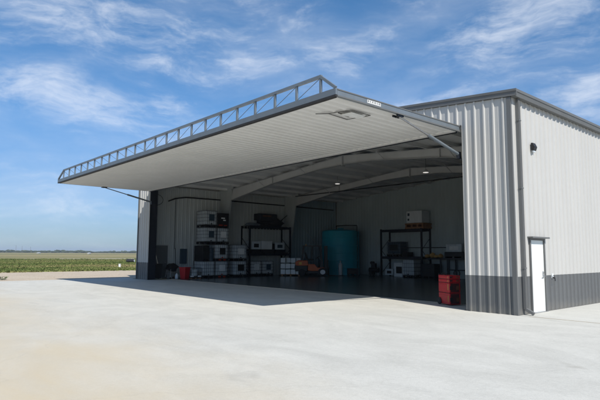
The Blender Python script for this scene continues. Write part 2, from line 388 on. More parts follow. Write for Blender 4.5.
# downspout on the sunlit side
mb = MB()
mb.box(W + .036, .24, .16, W + .115, .345, EAVE - .18)
for k in range(4): mb.box(W + .115, .252 + k * .024, .2, W + .119, .262 + k * .024, EAVE - .2)
ds = mb.build('downspout', M['trim'], hg, bevel=.006)
mb = MB(); mb.bar((W + .075, .29, .17), (W + .30, .31, .045), .10, .08); mb.build('outlet_elbow', M['trim'], ds, bevel=.006)
for z in (1.3, 3.6, 5.6): MB().box(W + .034, .225, z, W + .123, .36, z + .035).build('strap', M['trim'], ds)
# side door
dr = MB().box(W - .03, DY0 + .05, .02, W + .015, DY1 - .05, DT - .05).build('side_door', M['white_door'], hg, bevel=.004)
mb = MB(); mb.box(W - .06, DY0 - .012, .0, W + .052, DY0 + .045, DT); mb.box(W - .06, DY1 - .045, .0, W + .052, DY1 + .012, DT); mb.box(W - .06, DY0 + .045, DT - .045, W + .052, DY1 - .045, DT)
mb.build('door_frame', M['trim'], dr)
MB().box(W - .02, DY0 - .09, DT + .004, W + .17, DY1 + .09, DT + .05).build('canopy', M['trim'], dr)
mb = MB(); mb.cyl((W + .015, DY1 - .14, 1.06), (W + .075, DY1 - .14, 1.06), .014, 8); mb.cyl((W + .07, DY1 - .14, 1.06), (W + .07, DY1 - .26, 1.06), .012, 8)
mb.box(W + .014, DY1 - .175, .99, W + .024, DY1 - .105, 1.2); mb.cyl((W + .02, DY1 - .14, 1.16), (W + .04, DY1 - .14, 1.16), .025, 10)
mb.build('door_handle', M['chrome'], dr)
MB().box(W - .03, DY0 + .03, .002, W + .09, DY1 - .03, .018).build('threshold', M['chrome'], dr)
for z in (.25, 1.1, 1.95): MB().cyl((W + .03, DY0 + .052, z), (W + .03, DY0 + .052, z + .11), .011, 8).build('hinge', M['chrome'], dr)
# wall lamp
mb = MB(); mb.prism([(W + .03, 4.86), (W + .11, 4.84), (W + .15, 4.95), (W + .09, 5.08), (W + .03, 5.08)], 1, 1.12, 1.30)
wl = mb.build('wall_lamp', M['black'], hg, bevel=.01)
MB().box(W + .05, 1.14, 4.80, W + .10, 1.28, 4.839).build('lens', M['poly'], wl)
# hose tap
mb = MB(); mb.box(W + .03, 2.17, .98, W + .05, 2.29, 1.12)
tp = mb.build('wall_outlet', M['polywhite'], hg, bevel=.004)
mb = MB(); mb.cyl((W + .05, 2.2, 1.0), (W + .13, 2.2, .99), .018, 8); mb.cyl((W + .12, 2.2, 1.0), (W + .13, 2.2, .90), .014, 8); mb.cyl((W + .09, 2.2, 1.0), (W + .09, 2.2, 1.06), .006, 6); mb.cyl((W + .09, 2.2, 1.055), (W + .09, 2.2, 1.065), .028, 10)
mb.build('tap', M['black'], tp)
# jamb posts (door frame steel, navy)
for x0, x1 in ((XL - .16, XL + .008), (XR - .008, XR + .16)):
    mb = MB(); mb.box(x0, .02, .006, x1, .045, 5.62); mb.box(x0, .50, .006, x1, .52, 5.62); xm = (x0 + x1) / 2
    mb.box(xm + (.05 if x0 < 5 else -.06), .045, .006, xm + (.06 if x0 < 5 else -.05), .50, 5.62)
    for z in (1.2, 2.6, 4.0, 5.2): mb.box(min(x0, x1) + .01, .05, z, max(x0, x1) - .01, .49, z + .012)
    pj = mb.build('jamb_post', M['navy'], hg)
    MB().box(x0 - .05, -.002, .004, x1 + .05, .56, .02).build('base_plate', M['navy'], pj)
mb = MB(); mb.box(XL - .16, .05, 5.64, XR + .16, .30, 5.93); mb.build('header_beam', M['steel_grey'], hg)
MB().box(XL, -.03, 5.725, XR, .03, 5.743).build('header_trim', M['trim'], hg)

# main frames: tapered columns and rafters
def frame_at(y):
    for s in (0, 1):
        X = (lambda x: x) if s == 0 else (lambda x: W - x)
        mb = MB()
        web = [(.25, .01), (.62, .01), (1.62, 5.42), (1.9, EAVE - .2 + .13), (.25, EAVE - .24)]
        mb.prism([(X(x), z) for x, z in web], 1, y - .006, y + .006)
        mb.prism([(X(.60), .01), (X(1.60), 5.42), (X(1.62), 5.42), (X(.62), .01)], 1, y - .055, y + .055)
        mb.prism([(X(.23), .01), (X(.23), EAVE - .24), (X(.25), EAVE - .24), (X(.25), .01)], 1, y - .1, y + .1)
        mb.box(min(X(.2), X(.72)), y - .12, .004, max(X(.2), X(.72)), y + .12, .022)
        mb.build('frame_column', M['column'], hg)
        mb = MB()
        top = [(1.75, roof_z(1.75) - .42), (6.3, roof_z(6.3) - .42), (XM, RIDGE - .42)]
        bot = [(1.65, 5.42), (6.4, 6.16), (10.6, 6.55), (XM, 6.60)]
        pts = [(X(a), z) for a, z in top] + [(X(a), z) for a, z in bot[::-1]]
        mb.prism(pts, 1, y - .006, y + .006)
        for (a0, z0), (a1, z1) in zip(bot, bot[1:]):
            mb.prism([(X(a0), z0), (X(a1), z1), (X(a1), z1 - .018), (X(a0), z0 - .018)], 1, y - .11, y + .11)
        for (a0, z0), (a1, z1) in zip(top, top[1:]):
            mb.prism([(X(a0), z0), (X(a1), z1), (X(a1), z1 + .018), (X(a0), z0 + .018)], 1, y - .11, y + .11)
        for a in (6.4,): # stiffeners
            z = bot[0][1] + (bot[1][1] - bot[0][1]) * (a - 1.65) / 4.75 if a < 6.4 else 6.16 + (a - 6.4) * .093
            mb.box(X(a) - .006, y - .1, z, X(a) + .006, y + .1, roof_z(a) - .42)
        mb.build('rafter', M['steel_grey'], hg)
    MB().box(XM - .015, y - .13, 6.5, XM + .015, y + .13, RIDGE - .42).build('ridge_plate', M['steel_grey'], hg)
for y in (6.1, 12.2): frame_at(y)
# purlins
for k in range(8):
    for s in (0, 1):
        x = 1.1 + k * 1.5; x = x if s == 0 else W - x
        z = roof_z(x) - .21
        mb = MB(); mb.box(x - .003, .1, z - .2, x + .003, D - .22, z); mb.box(x, .1, z - .2, x + .065, D - .22, z - .194); mb.box(x - .065, .1, z - .006, x, D - .22, z)
        mb.build('purlin', M['insul'], hg)
# flange braces
for y in (6.1, 12.2):
    for a, zb in ((5.6, 6.02), (9.6, 6.45)):
        for s in (0, 1):
            x = a if s == 0 else W - a
            for t in (-1, 1):
                MB().bar((x, y + t * .1, zb), (x, y + t * .85, roof_z(x) - .4), .03, .03).build('flange_brace', M['steel_grey'], hg)
# long level conduits under the ceiling and along the side wall
MB().tube([(1.75, 12.03, 6.14), (XM, 12.03, 6.12), (W - 1.75, 12.03, 6.14)], .035, 8).build('conduit', M['black'], hg)
mb = MB(); mb.tube([(.36, 1.9, 5.15), (.36, 2.4, 5.36), (.36, 3.2, 5.5), (.36, 6.0, 5.52)], .045, 8); mb.tube([(.36, 6.2, 5.52), (.36, 12.05, 5.5)], .045, 8); mb.tube([(.36, 12.3, 5.5), (.36, 17.6, 5.46)], .045, 8)
mb.build('conduit', M['black'], hg)
MB().tube([(7.9, D - .26, 2.17), (14.3, D - .26, 2.17)], .03, 8).build('conduit', M['black'], hg)
mb = MB()
for x in (.36,): mb.tube([(x, 2.45, 5.36), (x, 2.45, 1.95)], .02, 6)
mb.build('conduit', M['grey_door'], hg)
# electrical cabinet, inner door on the side wall
eb = MB().box(.25, 2.92, .95, .42, 3.38, 1.96).build('electrical_cabinet', M['label_dark'], hg, bevel=.01)
MB().box(.42, 2.95, .98, .43, 3.35, 1.93).build('cabinet_door', M['label_dark'], eb)
idr = MB().box(.245, 1.14, .02, .285, 2.0, 2.17).build('inner_door', M['grey_door'], hg)
mb = MB(); mb.box(.242, 1.08, .01, .30, 1.137, 2.24); mb.box(.242, 2.003, .01, .30, 2.06, 2.24); mb.box(.242, 1.137, 2.175, .30, 2.003, 2.24); mb.build('door_frame', M['steel_grey'], idr)
mb = MB(); mb.cyl((.285, 1.88, 1.05), (.34, 1.88, 1.05), .014, 8); mb.cyl((.335, 1.88, 1.05), (.335, 1.77, 1.05), .012, 8); mb.build('door_handle', M['chrome'], idr)
# cross bracing rods on the side wall in the last bay
mb = MB(); mb.cyl((.40, 12.4, 5.3), (.40, 17.9, .4), .012, 6); mb.cyl((.43, 12.4, .4), (.43, 17.9, 5.3), .012, 6); mb.build('bracing_rod', M['galv'], hg)

# ---- the raised door (a level 5.5 m deep panel, underside at 5.55 m)
PX0, PX1, PY, PZ = 1.67, 23.57, -5.5, 5.55
T = .17
vs = []; fs = []
pr = profile(PX0, PX1)
for u, d in pr:
    vs += [(u, PY, PZ + T + .014 + d), (u, -.05, PZ + T + .014 + d), (u, PY, PZ + T + .002 + d), (u, -.05, PZ + T + .002 + d)]
for i in range(len(pr) - 1):
    a = 4 * i; b_ = a + 4; fs += [(a, b_, b_ + 1, a + 1), (a + 2, a + 3, b_ + 3, b_ + 2), (a, a + 2, b_ + 2, b_), (a + 1, b_ + 1, b_ + 3, a + 3)]
mb = MB(); mb._add(vs, fs); hd = mb.build('hangar_door', M['wall'], hg)
MB().box(PX0, PY, PZ, PX0 + .08, -.05, PZ + T).build('side_tube', M['door_frame'], hd)
MB().box(PX1 - .08, PY, PZ, PX1, -.05, PZ + T).build('side_tube', M['door_frame'], hd)
for k in range(1, 8):
    x = PX0 + (PX1 - PX0) * k / 8; MB().box(x - .04, PY + .1, PZ + .04, x + .04, -.12, PZ + T - .03).build('cross_tube', M['door_frame'], hd)
tag(hd, label='huge level hangar door raised outward above the apron')
mb = MB(); mb.box(PX0 + .003, PY - .06, PZ - .02, PX1 - .003, PY - .003, PZ + .03); mb.box(PX0 + .08, PY - .002, PZ - .02, PX1 - .08, PY + .06, PZ + .10)
mb.build('bottom_seal', M['dark'], hd)
MB().box(PX0 + .003, PY - .06, PZ + .033, PX1 - .003, PY - .002, PZ + T + .02).build('edge_tube', M['door_frame'], hd)
MB().box(PX0 + .08, -.12, PZ - .045, PX1 - .08, -.05, PZ + T).build('hinge_tube', M['navy'], hd)
for x0, x1 in ((PX0 - .012, PX0 - .001), (PX1 + .001, PX1 + .012)):
    MB().box(x0, PY, PZ - .012, x1, -.02, PZ + .022).build('side_flange', M['trim'], hd); MB().box(x0, PY, PZ + T - .018, x1, -.02, PZ + T + .012).build('side_flange', M['trim'], hd)
# underside liner: ribs along Y
pr = profile(PX0 + .08, PX1 - .08, .3048, .032, 0)
vs = []; fs = []
for u, d in pr:
    vs += [(u, PY + .06, PZ - d + .012), (u, -.12, PZ - d + .012), (u, PY + .06, PZ - d + .024), (u, -.12, PZ - d + .024)]
for i in range(len(pr) - 1):
    a = 4 * i; b_ = a + 4; fs += [(a, a + 1, b_ + 1, b_), (a + 2, b_ + 2, b_ + 3, a + 3), (a, b_, b_ + 2, a + 2), (a + 1, a + 3, b_ + 3, b_ + 1)]
mb = MB(); mb._add(vs, fs); mb.build('door_liner', M['door_liner'], hd)
MB().box(PX0 + .08, -.30, PZ - .021, PX1 - .08, -.122, PZ + .03).build('liner_edge', M['door_liner'], hd)
# truss along the outer edge
TY = PY - .03; TZ0 = PZ + T + .02; TZ1 = 6.17
xs = [PX1 - .56 - k * .928 for k in range(23)]
xe = xs[-1]
mb = MB(); mb.bar((xe - .03, TY, TZ1), (xs[0] + .03, TY, TZ1), .075, .075); mb.build('truss_chord', M['door_frame'], hd)
mb = MB(); mb.bar((xs[0], TY, TZ1), (PX1 - .03, TY, TZ0 + .02), .07, .07); mb.build('truss_end', M['door_frame'], hd)
mb = MB(); mb.bar((xe, TY, TZ1), (PX0 + .03, TY, TZ0 + .02), .07, .07); mb.build('truss_end', M['door_frame'], hd)
for x in xs:
    MB().box(x - .028, TY - .028, TZ0, x + .028, TY + .028, TZ1 - .0375).build('truss_post', M['door_frame'], hd)
for a, b_ in zip(xs, xs[1:]):
    hi, lo = (a, b_) if (a + b_) / 2 > XM else (b_, a)
    MB().cyl((hi, TY, TZ1 - .03), (lo, TY, TZ0 + .01), .009, 6).build('truss_rod', M['door_frame'], hd)
# maker's sticker on the side tube: white plate with dark lettering worn to short strokes
stk = MB().box(PX1 + .0005, -4.40, PZ + .045, PX1 + .006, -3.86, PZ + .135).build('sticker', M['sticker'], hd)
mb = MB()
for a, b_ in ((.02, .09), (.11, .16), (.19, .26), (.28, .36), (.38, .43), (.45, .54)):
    mb.box(PX1 + .0062, -4.40 + a, PZ + .075, PX1 + .008, -4.40 + b_ - .02, PZ + .09); mb.box(PX1 + .0062, -4.40 + a, PZ + .09, PX1 + .008, -4.40 + a + .016, PZ + .12); mb.box(PX1 + .0062, -4.40 + a + .02, PZ + .105, PX1 + .008, -4.40 + b_ - .02, PZ + .12)
mb.build('lettering', M['grey_door'], stk)
# small latch frame with a hanging cover plate under the door
mb = MB()
q = [(22.35, -4.62), (22.99, -4.42), (23.0, -3.62), (22.26, -3.78)]
zf = PZ - .035
for (a, b_), (c, d) in zip(q, q[1:] + q[:1]): mb.bar((a, b_, zf), (c, d, zf), .022, .016)
mb.bar((22.35, -4.62, zf), (22.20, -4.95, zf - .04), .022, .02); mb.bar((22.62, -4.50, zf - .01), (22.58, -4.05, zf - .03), .03, .025)
hh = mb.build('hatch_frame', M['trim'], hd)
mb = MB(); mb.prism([(22.62, -4.40), (22.97, -4.36), (22.96, -3.80), (22.66, -3.74)], 2, zf - .05, zf - .035)
mb.build('cover_plate', M['label_white'], hd)
# hydraulic rams
for xx, s in ((PX1 - .11, 1), (PX0 + .11, -1)):
    a = Vector((xx, -2.98, PZ - .03)); b_ = Vector((xx, .06, 4.84)); mid = a.lerp(b_, .47)
    rm = MB().cyl(mid, b_, .05, 12).build('ram_cylinder', M['door_frame'], hd, smooth=True)
    MB().cyl(a, mid, .026, 10).build('ram_rod', M['chrome'] if s > 0 else M['trim'], hd, smooth=True)
    mb = MB(); mb.box(xx - .10, -3.12, PZ - .055, xx - .06, -2.84, PZ - .005); mb.box(xx + .05, -3.12, PZ - .055, xx + .09, -2.84, PZ - .005); mb.cyl((xx - .1, -2.98, PZ - .035), (xx + .1, -2.98, PZ - .035), .03, 8); mb.build('ram_bracket', M['navy'], hd)
    mb = MB(); mb.box(xx - .05, .0, 4.70, xx + .05, .12, 4.92); mb.build('ram_bracket', M['navy'], hg)
# hydraulic hose loop by the shaded jamb
pts = []
for i in range(22):
    t = i / 21 * math.pi * 1.15; pts.append((XL + .25 + .05 * math.sin(t), .35 + .38 * math.sin(t), 5.02 + .33 * math.cos(t)))
MB().tube(pts, .018, 6).build('hose', M['black'], hg)

# ================================================================== CEILING LAMPS
def lamp(label, loc, h):
    t = thing('ceiling_lamp', label, 'ceiling lamp', loc, 0, 'lamps hanging from the hangar roof')
    MB().lathe([(.06, .16), (.09, .12), (.17, .02), (.17, 0)], n=16).build('housing', M['steel_grey'], t, smooth=True)
    MB().lathe([(.15, -.02), (.155, -.002)], n=16).build('diffuser', M['lamp'], t)
    MB().cyl((0, 0, .16), (0, 0, h), .008, 6).build('cable', M['black'], t)
lamp('round white lamp hanging below the first rafter, nearer the forklift', (8.5, 9.84, 6.28), 6.95 - 6.28)
lamp('round white lamp hanging from the ceiling on the side of the red tool boxes', (15.3, 10.0, 6.28), 7.05 - 6.28)

# ================================================================== IBC TOTES
def make_tote(label, plate='label_dark', body='poly', w=.98, d=1.15, h=1.13, orange=False, group='caged liquid totes'):
    """front face towards +X, origin at the centre of the base"""
    t = thing('caged_tote', label, 'tote', group=group)
    x0, x1, y0, y1 = -d / 2, d / 2, -w / 2, w / 2
    MB().box(x0 + .03, y0 + .03, .17, x1 - .03, y1 - .03, h - .03).build('tank', M[body], t, bevel=.05)
    mb = MB()
    n = 6
    for z in [.19 + (h - .20) * i / 4 for i in range(5)]:
        mb.bar((x1, y0, z), (x1, y1, z), .024); mb.bar((x0, y0, z), (x0, y1, z), .024); mb.bar((x0, y0, z), (x1, y0, z), .024); mb.bar((x0, y1, z), (x1, y1, z), .024)
    for i in range(n + 1):
        f = i / n
        for x in (x0, x1): mb.cyl((x, y0 + (y1 - y0) * f, .15), (x, y0 + (y1 - y0) * f, h - .01), .011, 6)
        for y in (y0, y1): mb.cyl((x0 + (x1 - x0) * f, y, .15), (x0 + (x1 - x0) * f, y, h - .01), .011, 6)
    for y in (-.2, .2): mb.bar((x0, y, h - .005), (x1, y, h - .005), .02)
    mb.build('cage', M['cage'], t)
    mb = MB()
    mb.box(x0, y0, .12, x1, y1, .155)
    for x in (x0 + .06, 0, x1 - .06):
        for y in (y0 + .07, 0, y1 - .07): mb.box(x - .06, y - .07, .025, x + .06, y + .07, .12)
    for y in (y0 + .07, 0, y1 - .07): mb.box(x0, y - .07, 0, x1, y + .07, .025)
    mb.build('pallet', M['black'], t)
    if orange:
        mb = MB(); mb.box(x1 - .02, y0 + .22, .03, x1 + .015, -.08, .13); mb.box(x1 - .02, .1, .03, x1 + .015, y1 - .2, .13); mb.build('pallet_block', M['redorange'], t)
    if plate:
        MB().box(x1 + .011, y0 + .28, .45, x1 + .018, y1 - .24, .88).build('label_plate', M[plate], t)
    mb = MB(); mb.cyl((x1 - .04, 0, .23), (x1 + .05, 0, .23), .04, 10); mb.build('outlet_valve', M['dark'] if not orange else M['redorange'], t)
    MB().cyl((0, 0, h - .03), (0, 0, h + .012), .08, 14).build('lid', M['label_dark'], t)
    return t
XC = 1.35
base_tote = make_tote('caged tote without a plate, bottom row of the tall stack beside the wire crate', None)
base_tote.location = (XC, 4.2, .006)
def tote(label, loc, rz=0, **k):
    t = make_tote(label, **k); t.location = loc; t.rotation_euler.z = rz; return t
tote('caged tote with a white plate, middle of the bottom row in the tall stack', (XC, 5.25, .006), plate='label_white', orange=True)
tote('caged tote on the floor with a large black plate, next to the dark blue rack', (XC, 6.80, .006), plate='label_black', w=1.06)
tote('caged tote with a black plate on an orange marked pallet, second row', (XC, 5.25, 1.146), plate='label_black', orange=True)
tote('caged tote with a pale plate on the second row, topmost beside the dark blue rack', (XC, 6.80, 1.146), plate='label_white', w=1.06)
tote('caged tote with a dark blue plate in the third row of the tall stack', (XC, 4.33, 2.286), plate='label_dark', w=.94)
tote('pale caged tote with a white plate in the third row, under the black crate', (XC, 5.30, 2.286), plate='label_white', w=.94)
tote('topmost caged tote with a dark blue plate, highest of the tall stack', (XC, 4.33, 3.426), plate='label_dark', w=.94)
# second-row dark crate with blue drum
def crate(name, label, loc, w, d, h, mat, cat='crate', rz=0, group=None, lid=None, stripe=None, slats=3):
    t = thing(name, label, cat, loc, rz, group)
    mb = MB(); mb.box(-d / 2, -w / 2, .1, d / 2, w / 2, h); mb.build('body', M[mat], t, bevel=.02)
    mb = MB()
    for i in range(slats):
        z = .18 + (h - .26) * i / max(1, slats - 1); mb.box(-d / 2 - .012, -w / 2 - .012, z, d / 2 + .012, w / 2 + .012, z + .035)
    mb.build('rib', M[mat], t, bevel=.006)
    mb = MB()
    for y in (-w / 2 + .06, 0, w / 2 - .06): mb.box(-d / 2, y - .05, 0, d / 2, y + .05, .1)
    mb.build('skid', M['black' if mat != 'rust' else 'wood'], t)
    if lid: MB().box(-d / 2 - .01, -w / 2 - .01, h + .002, d / 2 + .01, w / 2 + .01, h + .05).build('lid', M[lid], t, bevel=.01)
    if stripe:
        for m_, y0, y1, z0, z1 in stripe: MB().box(d / 2 + .014, y0, z0, d / 2 + .02, y1, z1).build('label_plate', M[m_], t)
    return t
crate('plastic_crate', 'black plastic crate on the lowest corner tote of the tall stack', (XC, 3.98, 1.146), .52, 1.1, .98, 'black', rz=0, lid='black')
t = thing('drum', 'small blue grey drum between the black crate and a caged tote', 'drum', (1.6, 4.50, 1.146))
MB().lathe([(.20, 0), (.225, .02), (.225, .3), (.235, .32), (.225, .34), (.225, .62), (.235, .64), (.225, .66), (.225, .86), (.20, .88)], n=20).build('shell', M['label_dark'], t, smooth=True)
MB().cyl((.1, 0, .88), (.1, 0, .90), .035, 10).build('bung', M['black'], t)
crate('plastic_crate', 'black crate with white and red marks, topmost beside the highest caged tote', (XC, 5.30, 3.426), .92, 1.1, .96, 'black', lid='black',
      stripe=[('label_white', -.18, .12, .62, .70), ('label_white', -.02, .18, .48, .56), ('redorange', -.36, -.06, .13, .22), ('redorange', .05, .3, .13, .2)])
# wire crate near the red bin
t = thing('wire_crate', 'low wire crate holding a white container beside the red bin', 'crate', (1.65, 3.15, .006))
mb = MB()
for z in (.16, .42, .70):
    for a, b_ in (((-.45, -.42), (.45, -.42)), ((.45, -.42), (.45, .42)), ((.45, .42), (-.45, .42)), ((-.45, .42), (-.45, -.42))): mb.bar((a[0], a[1], z), (b_[0], b_[1], z), .02)
for i in range(5):
    for x in (-.45, .45): mb.cyl((x, -.42 + .21 * i, .1), (x, -.42 + .21 * i, .7), .009, 6)
    for y in (-.42, .42): mb.cyl((-.45 + .225 * i, y, .1), (-.45 + .225 * i, y, .7), .009, 6)
mb.build('cage', M['cage'], t)
MB().box(-.3, -.25, .18, .40, .12, .60).build('container', M['poly'], t, bevel=.03)
MB().box(-.46, -.44, .06, .46, .44, .13).build('base', M['black'], t, bevel=.01)
for y in (-.33, .0, .33): MB().box(-.44, y - .06, 0, .44, y + .06, .06).build('skid', M['wood'], t)
for y in (-.3, .25): MB().box(.461, y - .12, .12, .475, y + .12, .2).build('label_plate', M['label_white'], t)
# red bin
t = thing('waste_bin', 'bright red open waste bin standing on the hangar floor', 'bin', (1.92, 2.42, .006), R(20))
mb = MB(); n = 4
mb.taper(0, 0, .03, .70, .38, .42, .50, .52)
mb.build('body', M['red'], t, bevel=.03)
mb = MB()
for s in (-1, 1):
    mb.box(-.27, s * .26 - .015, .70, .27, s * .26 + .015, .76); mb.box(s * .26 - .015, -.245, .70, s * .26 + .015, .245, .76)
mb.build('rim', M['red'], t, bevel=.008)
MB().taper(0, 0, 0, .03, .36, .40, .36, .40).build('base', M['red'], t)
# black covered cart, bottle and broom near the inner door
t = thing('mop_cart', 'grey legged cart heaped with a black bag near the inner door', 'cart', (1.05, 1.95, .006), R(8))
mb = MB()
for x in (-.28, .28):
    for y in (-.30, .30): mb.cyl((x, y, .06), (x * .8, y * .8, .62), .018, 8)
mb.build('leg', M['galv'], t)
mb = MB()
for x in (-.28, .28):
    for y in (-.30, .30): mb.cyl((x - .02, y, .055), (x + .02, y, .055), .055, 12)
mb.build('wheel', M['dark'], t)
MB().box(-.28, -.32, .30, .28, .32, .33).build('shelf', M['galv'], t)
MB().blob((0, .02, .74), (.34, .42, .26), 5, 3, .16).build('bag', M['black'], t, smooth=True)
t = thing('jug', 'pale plastic jug on the floor between the black heaped cart and the red bin', 'jug', (1.55, 2.05, .006))
MB().lathe([(.10, 0), (.115, .02), (.115, .22), (.06, .32), (.03, .34), (.03, .37)], n=16).build('bottle', M['poly'], t, smooth=True)
MB().cyl((0, 0, .37), (0, 0, .395), .034, 10).build('cap', M['label_dark'], t)
t = thing('broom', 'tall push broom leaning upright on the wall behind the black heaped cart', 'broom', (.62, 2.50, .006))
MB().cyl((.0, 0, .05), (-.30, .03, 2.0), .018, 8).build('handle', M['dark'], t)
MB().box(-.05, -.22, .06, .04, .22, .12).build('head', M['wood'], t)
MB().taper(0, 0, 0, .06, .10, .42, .08, .42).build('bristles', M['dark'], t)
t = thing('waste_bin', 'black wheeled bin standing behind the shaded door post', 'bin', (.95, .95, .006))
MB().taper(0, 0, .04, .92, .42, .42, .54, .52).build('body', M['black'], t, bevel=.02)
MB().box(-.29, -.28, .925, .29, .28, .965).build('lid', M['black'], t, bevel=.015)
for s in (-1, 1): MB().cyl((-.2, s * .24, .08), (-.2, s * .20, .08), .08, 14).build('wheel', M['dark'], t)

# ================================================================== PALLET RACKS
def rack(label, loc, rz, L, levels, H, depth=1.07, braces=True):
    """runs along +X of its own frame; front posts at y=0, rear at y=depth"""
    t = thing('pallet_rack', label, 'rack', loc, rz, 'pallet racks inside the hangar')
    for x in (0, L):
        mb = MB()
        for y in (0, depth): mb.box(x - .06, y - .05, .01, x + .06, y + .05, H)
        z = .2; k = 0
        while z < H - .9:
            a, b_ = (0, depth) if k % 2 == 0 else (depth, 0)
            mb.bar((x, a + (.04 if a == 0 else -.04), z), (x, b_ + (.04 if b_ == 0 else -.04), z + .85), .03); z += .9; k += 1
        mb.bar((x, .04, H - .15), (x, depth - .04, H - .15), .03)
        mb.build('upright', M['navy'], t)
        for y in (0, depth): MB().box(x - .08, y - .07, 0, x + .08, y + .07, .008).build('foot_plate', M['navy'], t)
    for z in levels:
        for y in (-.02, depth + .02): MB().box(.062, y - .025, z - .17, L - .062, y + .025, z).build('beam', M['navy'], t)
        mb = MB()
        for i in range(int(L / .3)): mb.box(.1 + i * .3, .01, z + .002, .3 + i * .3, depth - .01, z + .022)
        mb.build('deck', M['dark'], t)
    return t
# rack on the side wall: its X runs along world Y; front faces +X
rack('dark blue pallet rack against the ribbed side wall behind the forklift, dark bundle on top', (1.3, 8.0, .006), R(90), 3.88, (1.68, 3.70), 3.72)
rack('dark blue pallet rack against the plain back wall with a white box on top', (6.2, 17.0, .006), 0, 3.75, (1.48, 3.52), 3.58)
rl1 = 'pallet rack shelf'
# floor level of rack 1
tote('caged tote with a pale grey plate under the side wall rack, nearer the tall stack', (.85, 8.62, .006), plate='label_white', body='polywhite', w=.96, d=1.0, h=1.1)
tote('caged tote with a dark blue plate under the side wall rack, nearer the forklift', (.85, 9.72, .006), plate='label_dark', body='polywhite', w=.96, d=1.0, h=1.1)
# middle level
def carton(label, loc, w, d, h, mat, plate=None, rz=0, group=None):
    t = thing('carton', label, 'box', loc, rz, group)
    MB().box(-d / 2, -w / 2, 0, d / 2, w / 2, h).build('box', M[mat], t, bevel=.012)
    MB().box(-d / 2 - .004, -w / 2 - .004, h + .001, d / 2 + .004, w / 2 + .004, h + .03).build('lid', M[mat], t, bevel=.006)
    if plate: MB().box(d / 2 + .006, -w * .28, h * .25, d / 2 + .012, w * .28, h * .75).build('label_plate', M[plate], t)
    return t
for k, (y_, w_, lb) in enumerate(((8.65, .9, 'black shallow pallet box on the middle rack shelf nearest the tall tote stack'), (9.75, 1.15, 'widest black shallow pallet box, under the widest white box'), (10.95, 1.0, 'black shallow pallet box on the middle rack shelf nearest the forklift'))):
    t = thing('pallet_box', lb, 'pallet box', (.85, y_, 1.706))
    MB().box(-.45, -w_ / 2, .08, .45, w_ / 2, .27).build('box', M['black'], t, bevel=.01)
    for q_ in (-.35, 0, .35): MB().box(q_ - .05, -w_ / 2, 0, q_ + .05, w_ / 2, .079).build('skid', M['black'], t)
carton('pale box with a black front plate on the middle shelf, nearest the tall tote stack', (.85, 8.65, 1.98), .8, .8, .55, 'poly', 'label_black')
carton('widest white box on the middle shelf, between two plated boxes', (.85, 9.65, 1.98), 1.0, .8, .60, 'polywhite')
carton('pale box with a dark blue plate on the middle shelf, nearest the forklift', (.85, 10.9, 1.98), .9, .8, .5, 'poly', 'label_dark')
carton('dark box squeezed on the middle shelf beside the widest white box', (.95, 10.28, 1.98), .22, .6, .42, 'black')
# top level of rack 1
t = thing('covered_bundle', 'dark brown bundle under a tarpaulin on top of the side wall rack', 'bundle', (.8, 9.95, 3.73))
MB().blob((0, .35, .28), (.5, 1.15, .42), 11, 3, .16, .35).build('tarpaulin', M['tarp'], t, smooth=True)
MB().box(-.42, -.95, .45, .42, .70, .95).build('crate', M['tarp'], t, bevel=.04)
MB().box(.42, -.72, .72, .435, .1, .82).build('stripe', M['rust'], t)
mb = MB(); mb.cyl((.1, 1.15, .4), (.1, 1.95, .95), .025, 8); mb.cyl((-.1, 1.0, .35), (-.1, 1.7, .6), .02, 8); mb.build('rod', M['black'], t)
t = thing('folded_sheet', 'flat grey folded sheet on top of the side wall rack beside the dark bundle', 'sheet', (.85, 8.55, 3.73))
MB().blob((0, .05, .09), (.45, .62, .15), 21, 3, .15, .4).build('sheet', M['greytarp'], t, smooth=True)
# pallet of white jugs in front of the rack end
t = thing('jug_pallet', 'pallet stacked with pale square jugs behind the rear of the forklift', 'pallet', (2.2, 11.2, .006), R(-41))
t.scale = (1.15, 1.25, 1.0)
mb = MB()
for y in (-.5, 0, .5): mb.box(-.5, y - .05, 0, .5, y + .05, .1)
mb.box(-.52, -.62, .1, .52, .62, .13); mb.build('pallet_base', M['wood'], t)
k = 0
for layer in range(2):
    for i in range(4):
        for j in range(3):
            MB().box(-.31 - .15 + j * .31, -.60 + i * .305, .135 + layer * .42, -.31 + .14 + j * .31, -.60 + .285 + i * .305, .50 + layer * .42).build('jug', M['polywhite'], t, bevel=.03)
for (j, i) in ((0, 1), (1, 3), (2, 2), (1, 0)):
    MB().box(-.31 - .15 + j * .31, -.60 + i * .305, .135 + .84, -.31 + .14 + j * .31, -.60 + .285 + i * .305, 1.34).build('jug', M['poly'], t, bevel=.03)

# ================================================================== FORKLIFT (front towards +X of its frame)
def wheel(mb_t, mb_r, x, y, r, w):
    mb_t.lathe
fk = thing('forklift', 'orange and black forklift parked by the teal tank', 'forklift', (3.3, 12.55, .006), R(50))
fk.scale = (1.16, 1.1, 1.04)
q = [(-1.22, .32), (-1.28, .62), (-1.22, 1.02), (-1.0, 1.10), (-.52, 1.08), (-.40, .70), (-.40, .32)]
MB().prism(q, 1, -.52, .52).build('counterweight', M['black'], fk, bevel=.05)
MB().prism([(-1.19, .74), (-1.21, 1.0), (-1.0, 1.13), (-.40, 1.11), (-.36, .74)], 1, -.535, .535).build('engine_hood', M['orange'], fk, bevel=.04)
MB().prism([(-.40, .40), (-.38, .86), (.05, .84), (.22, .60), (.66, .62), (.70, .40), (-.1, .36)], 1, -.54, .54).build('body', M['orange'], fk, bevel=.03)
MB().prism([(.36, .50), (.44, 1.12), (.58, 1.16), (.62, .50)], 1, -.5, .5).build('dashboard', M['black'], fk, bevel=.02)
